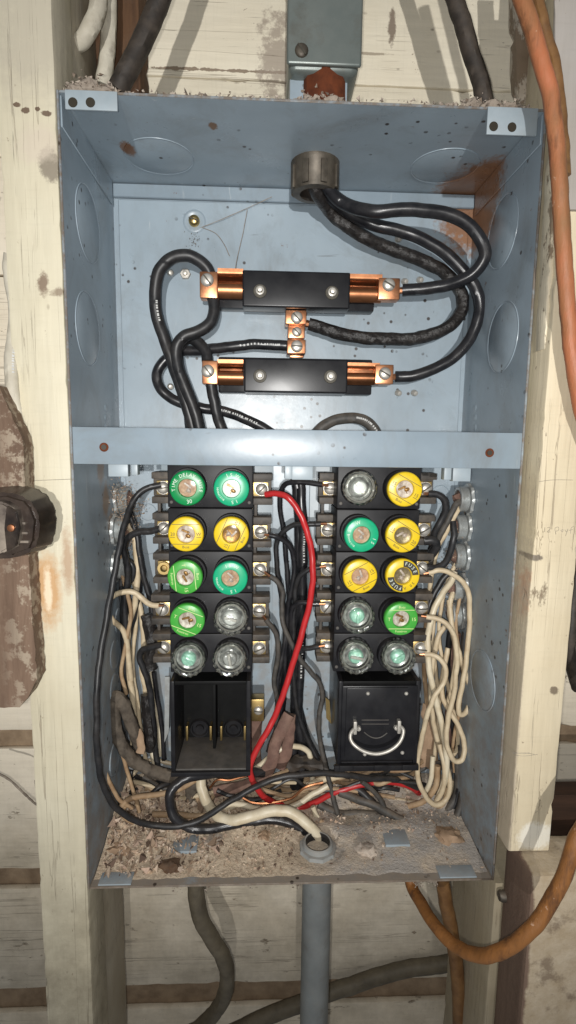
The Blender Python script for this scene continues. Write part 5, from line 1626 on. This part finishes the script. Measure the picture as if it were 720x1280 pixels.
# extra strands beside both panels
wire('fine cream strand hanging left of the black hooked wire', [(168, 690, 0.115), (174, 730, 0.115), (170, 780, 0.115), (166, 830, 0.114), (172, 880, 0.112), (178, 930, 0.108), (186, 965, 0.102)], 0.0022, M_WHITE, group=G_WH)
wire('fine brown strand twisting beside the left clamps', [(156, 672, 0.098), (150, 700, 0.096), (156, 730, 0.096), (164, 765, 0.098), (158, 800, 0.100), (152, 840, 0.100), (158, 868, 0.098)], 0.0020, M_TANW, group=G_WH)
wire('fine cream strand along the left panel edge', [(178, 775, 0.116), (186, 820, 0.116), (192, 862, 0.116), (198, 905, 0.115), (200, 945, 0.112)], 0.0020, M_WHITE2, group=G_WH)
wire('fine cream strand looping under the middle right clamp', [(572, 700, 0.104), (560, 725, 0.100), (551, 760, 0.098), (549, 800, 0.098), (556, 840, 0.097), (565, 880, 0.096), (572, 915, 0.095), (570, 940, 0.095), (560, 948, 0.096), (552, 930, 0.098), (548, 900, 0.100)], 0.0021, M_WHITE, group=G_WH)
wire('fine cream strand dropping straight beside the right panel', [(543, 765, 0.106), (541, 800, 0.104), (545, 840, 0.102), (549, 880, 0.100), (546, 920, 0.098), (541, 960, 0.096), (535, 995, 0.092)], 0.0021, M_WHITE, group=G_WH)
wire('fine brown strand among the cream loops at right', [(575, 745, 0.098), (570, 780, 0.096), (575, 820, 0.094), (580, 850, 0.094), (574, 890, 0.096), (566, 930, 0.098), (568, 965, 0.098)], 0.0018, M_TANW, group=G_WH)
wire('fine grey strand along the right wall behind the loops', [(580, 790, 0.100), (576, 830, 0.100), (572, 875, 0.100), (576, 920, 0.098), (577, 965, 0.094), (568, 1005, 0.090)], 0.0022, M_GREYW, group=G_BK)

# ------------------------------------------------------------------ bottom conduit
p = atz(397, 1062, -BZ)
cd = thing('conduit', 'grey plastic conduit pipe dropping from the bottom of the box', 'conduit', (p.x, p.y, -0.75))
mt = Matrix.Translation(Vector((p.x, p.y, -BZ))) @ facing((0, 0, 1))


def lugs(a, r, h):
    return 0.06 * (1 if math.cos(a * 9) > 0 else 0) if r > 0.0165 else 0


obj('bushing', lathe([(0.0118, -0.0085), (0.0130, -0.009), (0.0142, -0.008), (0.0148, -0.0045), (0.0170, -0.004), (0.0174, -0.0005), (0.0160, -0.0002)], mt, 36, lugs), M_BUSH, cd)
obj('bushing_throat', lathe([(0.0118, -0.0087), (0.0116, 0.0), (0.0, 0.0001)], mt, 24), M_BLACK, cd)
mt2 = Matrix.Translation(Vector((p.x, p.y, -BZ - 0.0022))) @ facing((0, 0, -1))
obj('collar', lathe([(0, 0), (0.0185, 0), (0.0185, -0.002), (0.0158, -0.012), (0.0150, -0.013)], mt2, 32), M_PVC, cd)
obj('pipe', lathe([(0.0142, -0.006), (0.0142, -0.10), (0.0141, -0.2), (0.0142, -0.42), (0, -0.42)], mt2, 32), M_PVC, cd)

# ------------------------------------------------------------------ conduit body above
z0 = at(405, 92, 0.07).z
cb = thing('conduit_fitting', 'grey metal conduit fitting standing on top of the box', 'conduit fitting', (at(405, 92, 0.07).x, 0.10, BZ + 0.003))
a, b = at(361, 0, 0.072), at(449, 92, 0.072)
bm = box(a.x, b.x, 0.072, 0.135, b.z, 0.62, 0.007, 3)
obj('body', bm, M_CAST, cb)
obj('cover', box(a.x - 0.0012, b.x + 0.0012, 0.0685, 0.0718, b.z + 0.0035, 0.62, 0.0022, 3), M_CAST, cb)
slotted_screw('screw', at(377, 63, 0.0683), (0, -1, 0), 0.0058, M_NUT, cb, 0.9, 0.0022)
c0 = Vector(((a.x + b.x) / 2 - 0.001, 0.105, BZ + 0.0022))
obj('lower_hub', box(at(362, 100, 0.08).x, at(436, 100, 0.08).x, 0.084, 0.128, BZ + 0.0024, b.z + 0.004, 0.003), M_BOX, cb)
obj('rusty_nut', lathe([(0, -0.084), (0.017, -0.083), (0.022, -0.076), (0.023, -0.002), (0.021, 0)], Matrix.Translation(c0 + Vector((0.003, -0.012, 0.0))) @ facing((0, 0, 1)), 8), M_RUST, cb)

# ------------------------------------------------------------------ outside cables
wire('old white sheathed cable bending behind the left stud above the box', [(132, -70, 0.070), (126, -20, 0.066), (121, 12, 0.062), (113, 36, 0.060), (103, 50, 0.062), (90, 58, 0.066)], 0.0068, M_OLDW, name='cable', cat='cable', rough=0.06)
wire('old white sheathed cable dropping straight behind the left corner of the box', [(135, -70, 0.085), (136, -10, 0.085), (136, 40, 0.085), (133, 75, 0.085), (128, 108, 0.085)], 0.0066, M_OLDW, name='cable', cat='cable', rough=0.06)
wire('thick dark cable slanting to the top left corner of the box', [(262, -190, 0.050), (225, -70, 0.050), (205, -15, 0.050), (192, 20, 0.050), (178, 52, 0.050), (160, 88, 0.050), (146, 115, 0.050)], 0.0082, M_DKCAB, name='cable', cat='cable', rough=0.05)
wire('dark brown cable slanting behind the top right of the box', [(515, -190, 0.045), (550, -70, 0.045), (566, -15, 0.045), (577, 25, 0.045), (590, 70, 0.045), (601, 105, 0.045), (608, 135, 0.045)], 0.0070, M_DKCAB, name='cable', cat='cable', rough=0.06)
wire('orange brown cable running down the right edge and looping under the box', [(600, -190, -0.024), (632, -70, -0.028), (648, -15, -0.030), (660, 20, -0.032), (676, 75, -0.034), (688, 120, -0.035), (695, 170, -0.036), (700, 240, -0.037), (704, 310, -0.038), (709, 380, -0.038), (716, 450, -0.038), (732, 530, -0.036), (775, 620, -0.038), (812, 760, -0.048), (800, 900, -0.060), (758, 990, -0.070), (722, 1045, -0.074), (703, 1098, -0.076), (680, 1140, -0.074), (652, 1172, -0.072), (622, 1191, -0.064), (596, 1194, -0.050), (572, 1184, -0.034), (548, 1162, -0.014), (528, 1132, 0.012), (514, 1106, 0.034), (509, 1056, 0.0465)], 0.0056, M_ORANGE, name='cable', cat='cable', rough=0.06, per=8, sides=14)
wire('second brown strand twisted behind the orange cable at the top', [(625, -190, -0.014), (655, -70, -0.018), (668, -15, -0.020), (678, 30, -0.022), (690, 75, -0.024), (697, 115, -0.026), (702, 160, -0.0275), (705, 220, -0.0285)], 0.0046, M_BROWNC, name='cable', cat='cable', rough=0.08)
wire('brown cable hanging straight under the right end of the box', [(550, 1046, 0.055), (553, 1098, 0.055), (558, 1130, 0.055), (565, 1170, 0.055), (571, 1210, 0.055), (574, 1260, 0.055), (575, 1340, 0.055)], 0.0072, M_BROWNC, name='cable', cat='cable', rough=0.05)
wire('grey brown cable bending under the left half of the box', [(243, 1038, 0.070), (244, 1100, 0.070), (247, 1130, 0.072), (254, 1155, 0.076), (268, 1178, 0.082), (280, 1200, 0.088), (284, 1225, 0.096), (278, 1250, 0.104), (262, 1272, 0.112), (235, 1295, 0.118), (200, 1310, 0.122)], 0.0086, M_GREYC, name='cable', cat='cable', rough=0.05)
wire('grey cable running flat behind the conduit near the bottom edge', [(280, 1296, 0.128), (330, 1272, 0.130), (380, 1253, 0.132), (430, 1235, 0.134), (480, 1219, 0.136), (530, 1208, 0.138), (572, 1202, 0.138), (620, 1198, 0.138)], 0.0088, M_GREYC, name='cable', cat='cable', rough=0.05)
wire('thin white printed cable beside the left stud above the weathered plank', [(14, 318, 0.01), (13, 340, 0.012), (17, 370, 0.012), (19, 400, 0.010), (16, 430, 0.006), (14, 455, 0.002), (15, 480, -0.0005), (20, 510, 0.001), (26, 545, 0.004), (30, 590, 0.012)], 0.0052, M_OLDW, name='cable', cat='cable', rough=0.06, prints=((0.35, 0.62),))
wire('dark cable bulging behind the right stud at the right edge', [(722, 700, 0.075), (716, 760, 0.06), (712, 800, 0.058), (714, 830, 0.060), (722, 860, 0.072)], 0.0060, M_DKCAB, name='cable', cat='cable', rough=0.06)

# ------------------------------------------------------------------ debris, dust
def chip_mesh(name, spots, sizes, cols, flat=0.5):
    """many small irregular chips as one mesh with a colour of its own for every chip"""
    rnd = random.Random(11)
    verts, faces, vc = [], [], []
    for p, s in zip(spots, sizes):
        n0 = len(verts)
        base = [(1, 0, 0), (-0.6, 0.9, 0), (-0.5, -0.9, 0), (0.2, 0.1, 1), (0.1, 0.2, -0.8)]
        e = Euler((rnd.uniform(0, 6), rnd.uniform(0, 6), rnd.uniform(0, 6))).to_matrix()
        st = Vector((rnd.uniform(0.6, 1.7), rnd.uniform(0.5, 1.1), rnd.uniform(0.25, 0.8)))
        for b in base:
            v = Vector((b[0] * st.x + rnd.uniform(-.2, .2), b[1] * st.y + rnd.uniform(-.2, .2), b[2] * st.z * flat * 1.6))
            v = e @ v
            verts.append((p[0] + v.x * s, p[1] + v.y * s, p[2] + v.z * s * 0.8))
        c = rnd.choice(cols)
        k = rnd.uniform(0.8, 1.3)
        vc += [(c[0] * k, c[1] * k, c[2] * k, 1)] * 5
        for f in ((0, 1, 3), (1, 2, 3), (2, 0, 3), (1, 0, 4), (2, 1, 4), (0, 2, 4)):
            faces.append(tuple(n0 + i for i in f))
    me = bpy.data.meshes.new(name)
    me.from_pydata(verts, [], faces)
    ca = me.color_attributes.new('tint', 'FLOAT_COLOR', 'POINT')
    ca.data.foreach_set('color', [x for c in vc for x in c])
    return me


def chip_mat():
    t = NT('debris_chips')
    at_ = t.n('ShaderNodeAttribute', attribute_name='tint')
    nz = t.noise(420, 4, 0.6)
    c = t.mix(t.math('MULTIPLY', t.ramp(nz, 0.4, 0.7), 0.35), at_.outputs['Color'], (0.16, 0.12, 0.085))
    return t.done(c, 0.9, 0, 0.2)


M_CHIP = chip_mat()
CHIPC = [(0.52, 0.39, 0.28), (0.58, 0.45, 0.34), (0.42, 0.30, 0.21), (0.26, 0.18, 0.125), (0.62, 0.51, 0.40), (0.46, 0.33, 0.25), (0.15, 0.10, 0.075), (0.54, 0.43, 0.34)]


def heap_h(x, y):
    """height of the dust layer on the box floor"""
    f = max(0.0, min(1.0, (y - 0.014) / 0.05))
    left = max(0.0, min(1.0, (0.02 - x) / 0.18))
    n = mnoise.noise(Vector((x * 32, y * 32, 1.3))) * 0.5 + mnoise.noise(Vector((x * 85, y * 85, 7.7))) * 0.3
    return 0.0006 + f * (0.006 + 0.007 * left) * (0.9 + n) + 0.014 * max(0, (y - 0.085) / 0.05)


bm = bmesh.new()
NX, NY = 120, 44
g = []
cpos = atz(397, 1062, -BZ)
for j in range(NY + 1):
    row = []
    for i in range(NX + 1):
        x = -BX + 0.0008 + (2 * BX - 0.0016) * i / NX
        y = 0.008 + (0.1285 - 0.008) * j / NY + (mnoise.noise(Vector((x * 60, 0, 3))) * 0.004 if j == 0 else 0)
        h = max(0.0002, heap_h(x, y)) if j else 0.0001
        dd = math.hypot(x - cpos.x, y - cpos.y)
        if dd < 0.024:
            h = min(h, 0.0005)
        row.append(bm.verts.new((x, y, -BZ + h)))
    g.append(row)
for j in range(NY):
    for i in range(NX):
        bm.faces.new((g[j][i], g[j][i + 1], g[j + 1][i + 1], g[j + 1][i]))


def dust_mat():
    t = NT('floor_dust')
    a = t.ramp(t.noise(45, 6, 0.7), 0.35, 0.65)
    c = t.mix(a, (0.54, 0.425, 0.305), (0.72, 0.59, 0.44))
    b = t.ramp(t.noise(160, 6, 0.75), 0.5, 0.66)
    c = t.mix(t.math('MULTIPLY', b, 0.6), c, (0.26, 0.19, 0.135))
    sx = t.n('ShaderNodeSeparateXYZ')
    t.l(t.co, sx.inputs[0])
    rgt = t.ramp(sx.outputs['X'], -0.01, 0.05)
    c = t.mix(t.math('MULTIPLY', rgt, t.ramp(t.noise(30, 5, 0.7), 0.3, 0.6)), c, (0.44, 0.40, 0.36))
    t.bump(t.noise(300, 5, 0.7), 0.9, 0.002)
    return t.done(c, 0.95, 0, 0.1)


o = obj('dust_layer', bm, dust_mat())
o['kind'] = 'stuff'
tag(o, 'tan dust and rubble covering the floor of the box', 'dust')

rnd = random.Random(5)
spots, sizes = [], []
for k in range(5200):
    x = rnd.uniform(-BX + 0.004, BX - 0.004)
    if rnd.random() < 0.35:
        x = -BX + 0.004 + abs(rnd.gauss(0, 0.06))
    y = 0.010 + rnd.random() ** 0.8 * 0.112
    if x > 0.0 and rnd.random() < 0.55:
        continue
    if abs(x) > BX - 0.004 or math.hypot(x - cpos.x, y - cpos.y) < 0.021:
        continue
    if x > 0 and y < 0.045 and rnd.random() < 0.7:
        continue
    s = rnd.choice((0.0007, 0.0009, 0.0012, 0.0016, 0.0022)) * rnd.uniform(0.7, 1.3)
    if x < -0.06 and rnd.random() < 0.18:
        s *= 2.4
    spots.append((x, y, -BZ + max(0.0004, heap_h(x, y)) + s * 0.35))
    sizes.append(s)
for k in range(150):
    x = -BX + 0.006 + abs(rnd.gauss(0, 0.055))
    y = rnd.uniform(0.012, 0.11)
    if math.hypot(x - cpos.x, y - cpos.y) < 0.024:
        continue
    s = rnd.uniform(0.0016, 0.0036)
    spots.append((x, y, -BZ + heap_h(x, y) + s * 0.25))
    sizes.append(s)
o = link('debris', chip_mesh('debris', spots, sizes, CHIPC), M_CHIP, None, False)
o['kind'] = 'stuff'
tag(o, 'brown crumbs and chips strewn over the floor of the box', 'debris')

# bigger crumpled flakes of paper and plaster, things one can pick out
M_PALE = simple('pale_plaster', (0.58, 0.50, 0.42), (0.42, 0.34, 0.27), 150, 0.9, 0, 0.1, 0.6, bdist=0.002)
FL = [(150, 1062, 'crumpled tan plaster lump in the left corner of the box floor', 0.011), (187, 1045, 'tan crumpled paper lump left of the floor tab', 0.012),
      (205, 1003, 'tan crumpled paper lump behind the black loop at lower left', 0.016), (268, 1052, 'pale plaster lump right of the floor tab', 0.010),
      (213, 1082, 'dark brown cocoon like lump near the front left of the box floor', 0.009), (458, 1062, 'dried pale mud smear right of the conduit bushing', 0.010),
      (560, 1045, 'tan curved paper scrap in the right corner of the box floor', 0.013), (330, 1046, 'tan crumb lump left of the conduit bushing', 0.009)]
for (px, py, lab, s) in FL:
    q = atz(px, py, -BZ + 0.004)
    bm = bmesh.new()
    bmesh.ops.create_icosphere(bm, subdivisions=3, radius=1.0)
    for v in bm.verts:
        d = v.co.normalized()
        k = 1 + 0.55 * mnoise.noise(d * 1.7 + Vector((px, py, 0)) * 0.37) + 0.25 * mnoise.noise(d * 5 + Vector((py, px, 0)) * 0.2)
        v.co = Vector((d.x * k * s, d.y * k * s * 0.8, d.z * k * s * 0.40))
        v.co += q
    o = obj('debris_lump', bm, M_PAPER if 'tan' in lab else (M_OLDWOOD if 'dark' in lab else M_PALE))
    tag(o, lab, 'debris', 'lumps on the box floor')


# fluff along the top edge of the box
def fluff(name, label, areas, n, smin, smax, cols, z=BZ + T):
    rn = random.Random(len(label))
    sp, sz = [], []
    for k in range(n):
        (x0, x1, y0, y1, h) = rn.choice(areas)
        s = rn.uniform(smin, smax)
        x = rn.uniform(x0, x1)
        y = rn.uniform(y0, y1)
        u = (x - x0) / (x1 - x0) * 2 - 1
        sp.append((x, y, z + s * 0.3 + rn.random() ** 2 * h * (1 - u * u)))
        sz.append(s)
    o = link(name, chip_mesh(name, sp, sz, cols, 0.7), M_CHIP, None, False)
    o['kind'] = 'stuff'
    tag(o, label, 'dust')


def xr_(px):
    return at(px, 120, 0.01).x


FLC = [(0.36, 0.30, 0.25), (0.28, 0.23, 0.19), (0.42, 0.36, 0.30), (0.20, 0.155, 0.12)]
fluff('dust_fluff', 'grey dust and fluff lying along the top edge of the box',
      [(xr_(80), xr_(150), 0.001, 0.05, 0.016)] * 5 + [(xr_(150), xr_(360), 0.0, 0.03, 0.003)] * 2 + [(xr_(360), xr_(430), 0.0, 0.05, 0.010)] * 2 +
      [(xr_(560), xr_(660), 0.0, 0.05, 0.012)] * 3 + [(xr_(430), xr_(560), 0.0, 0.03, 0.003)], 2600, 0.0006, 0.0022, FLC)
# soft mounds of fluff
bm = bmesh.new()
rn = random.Random(21)
for (pa, pb, n, hh) in ((84, 150, 26, 0.0060), (150, 360, 26, 0.0014), (366, 436, 20, 0.0040), (436, 560, 16, 0.0014), (560, 664, 30, 0.0050)):
    for k in range(n):
        x = rn.uniform(xr_(pa), xr_(pb))
        u = (x - xr_(pa)) / (xr_(pb) - xr_(pa)) * 2 - 1
        s = hh * rn.uniform(0.6, 1.3) * (1.1 - 0.6 * u * u)
        r = bmesh.ops.create_icosphere(bm, subdivisions=3, radius=1.0)
        c = Vector((x, rn.uniform(0.004, 0.022), BZ + T + s * 0.25))
        for v in r['verts']:
            d = v.co.normalized()
            q = 1 + 0.7 * mnoise.noise(d * 1.6 + c * 300) + 0.5 * mnoise.noise(d * 6 + c * 200) + 0.25 * mnoise.noise(d * 14 + c * 200)
            v.co = c + Vector((d.x * 1.5, d.y, d.z)) * (s * q)
            v.co.z = max(v.co.z, BZ + T + 0.0003)
            v.co.y = max(v.co.y, 0.0008)
o = obj('dust_mounds', bm, M_FLUFF)
o['kind'] = 'stuff'
tag(o, 'soft grey lint mounds piled on the top edge of the box', 'dust')
# dust tufts hanging under the front edge
rn = random.Random(3)
sp, sz = [], []
for px in (221, 258, 312, 370, 520, 530, 545, 540, 525):
    q = at(px, 1110, 0.004)
    for k in range(26):
        sp.append((q.x + rn.gauss(0, 0.002), q.y + rn.uniform(0, 0.004), -BZ - T - 0.0006 - rn.random() ** 2 * 0.010))
        sz.append(rn.uniform(0.0005, 0.0013))
o = link('dust_tufts', chip_mesh('dust_tufts', sp, sz, FLC), M_CHIP, None, False)
o['kind'] = 'stuff'
tag(o, 'small dust tufts clinging under the lower front edge of the box', 'dust')
# mouse-nest lint round the left clamps
sp, sz = [], []
for (px, py, yy, sg) in ((152, 640, 0.10, 0.007), (158, 655, 0.10, 0.006), (166, 632, 0.112, 0.006), (160, 675, 0.105, 0.006), (148, 618, 0.10, 0.005), (574, 660, 0.104, 0.004), (570, 700, 0.104, 0.005), (566, 735, 0.106, 0.005), (563, 760, 0.108, 0.005)):
    q = at(px, py, yy)
    for k in range(260):
        sp.append((q.x + rn.gauss(0, sg), q.y + rn.gauss(0, sg), q.z + rn.gauss(0, sg * 1.4)))
        sz.append(rn.uniform(0.0004, 0.0011))
o = link('lint', chip_mesh('lint', sp, sz, [(0.42, 0.31, 0.22), (0.50, 0.40, 0.30), (0.30, 0.20, 0.13), (0.38, 0.27, 0.19)]), M_CHIP, None, False)
o['kind'] = 'stuff'
tag(o, 'brown lint packed round the cable clamps', 'lint')

# cobweb strands
for lab, pts in (('fine cobweb strand from the brass screw up to the back flange', [(250, 285, YB - 0.001), (275, 275, YB - 0.004), (305, 262, YB - 0.003), (340, 246, YB - 0.003)]),
                 ('fine cobweb strand dropping from the back flange to the upper black block', [(309, 262, YB - 0.004), (304, 290, YB - 0.003), (297, 320, YB - 0.004), (294, 336, YB - 0.012)]),
                 ('fine cobweb strand sagging right of the brass screw', [(252, 284, YB - 0.001), (270, 292, YB - 0.002), (280, 305, YB - 0.002), (287, 320, YB - 0.001)])):
    wire(lab, pts, 0.00032, M_FLUFF, name='cobweb', cat='cobweb', rough=0.6, sides=5, group='cobweb strands')
q = at(243, 300, YB)
sp = [(q.x + rn.gauss(0, 0.003), YB - 0.0006, q.z + rn.gauss(0, 0.005)) for k in range(60)]
o = link('grime', chip_mesh('grime', sp, [rn.uniform(0.0003, 0.0009) for k in sp], [(0.08, 0.06, 0.05), (0.16, 0.13, 0.10)]), M_CHIP, None, False)
o['kind'] = 'stuff'
tag(o, 'dark grime specks stuck below the brass screw on the back panel', 'grime')
for lab, pts in (('dusty cobweb strand slanting to the left stud low down', [(-10, 962, 0.10), (12, 975, 0.09), (30, 992, 0.08), (44, 1004, 0.06), (56, 1008, 0.03)]),
                 ('dusty cobweb strand hanging upright beside the left stud low down', [(44, 975, 0.08), (47, 995, 0.07), (50, 1015, 0.06), (57, 1040, 0.04)])):
    wire(lab, pts, 0.0011, M_FLUFF, name='cobweb', cat='cobweb', rough=0.6, sides=6, group='cobweb strands')

for o in bpy.data.objects:
    if '_world' in o:
        del o['_world']
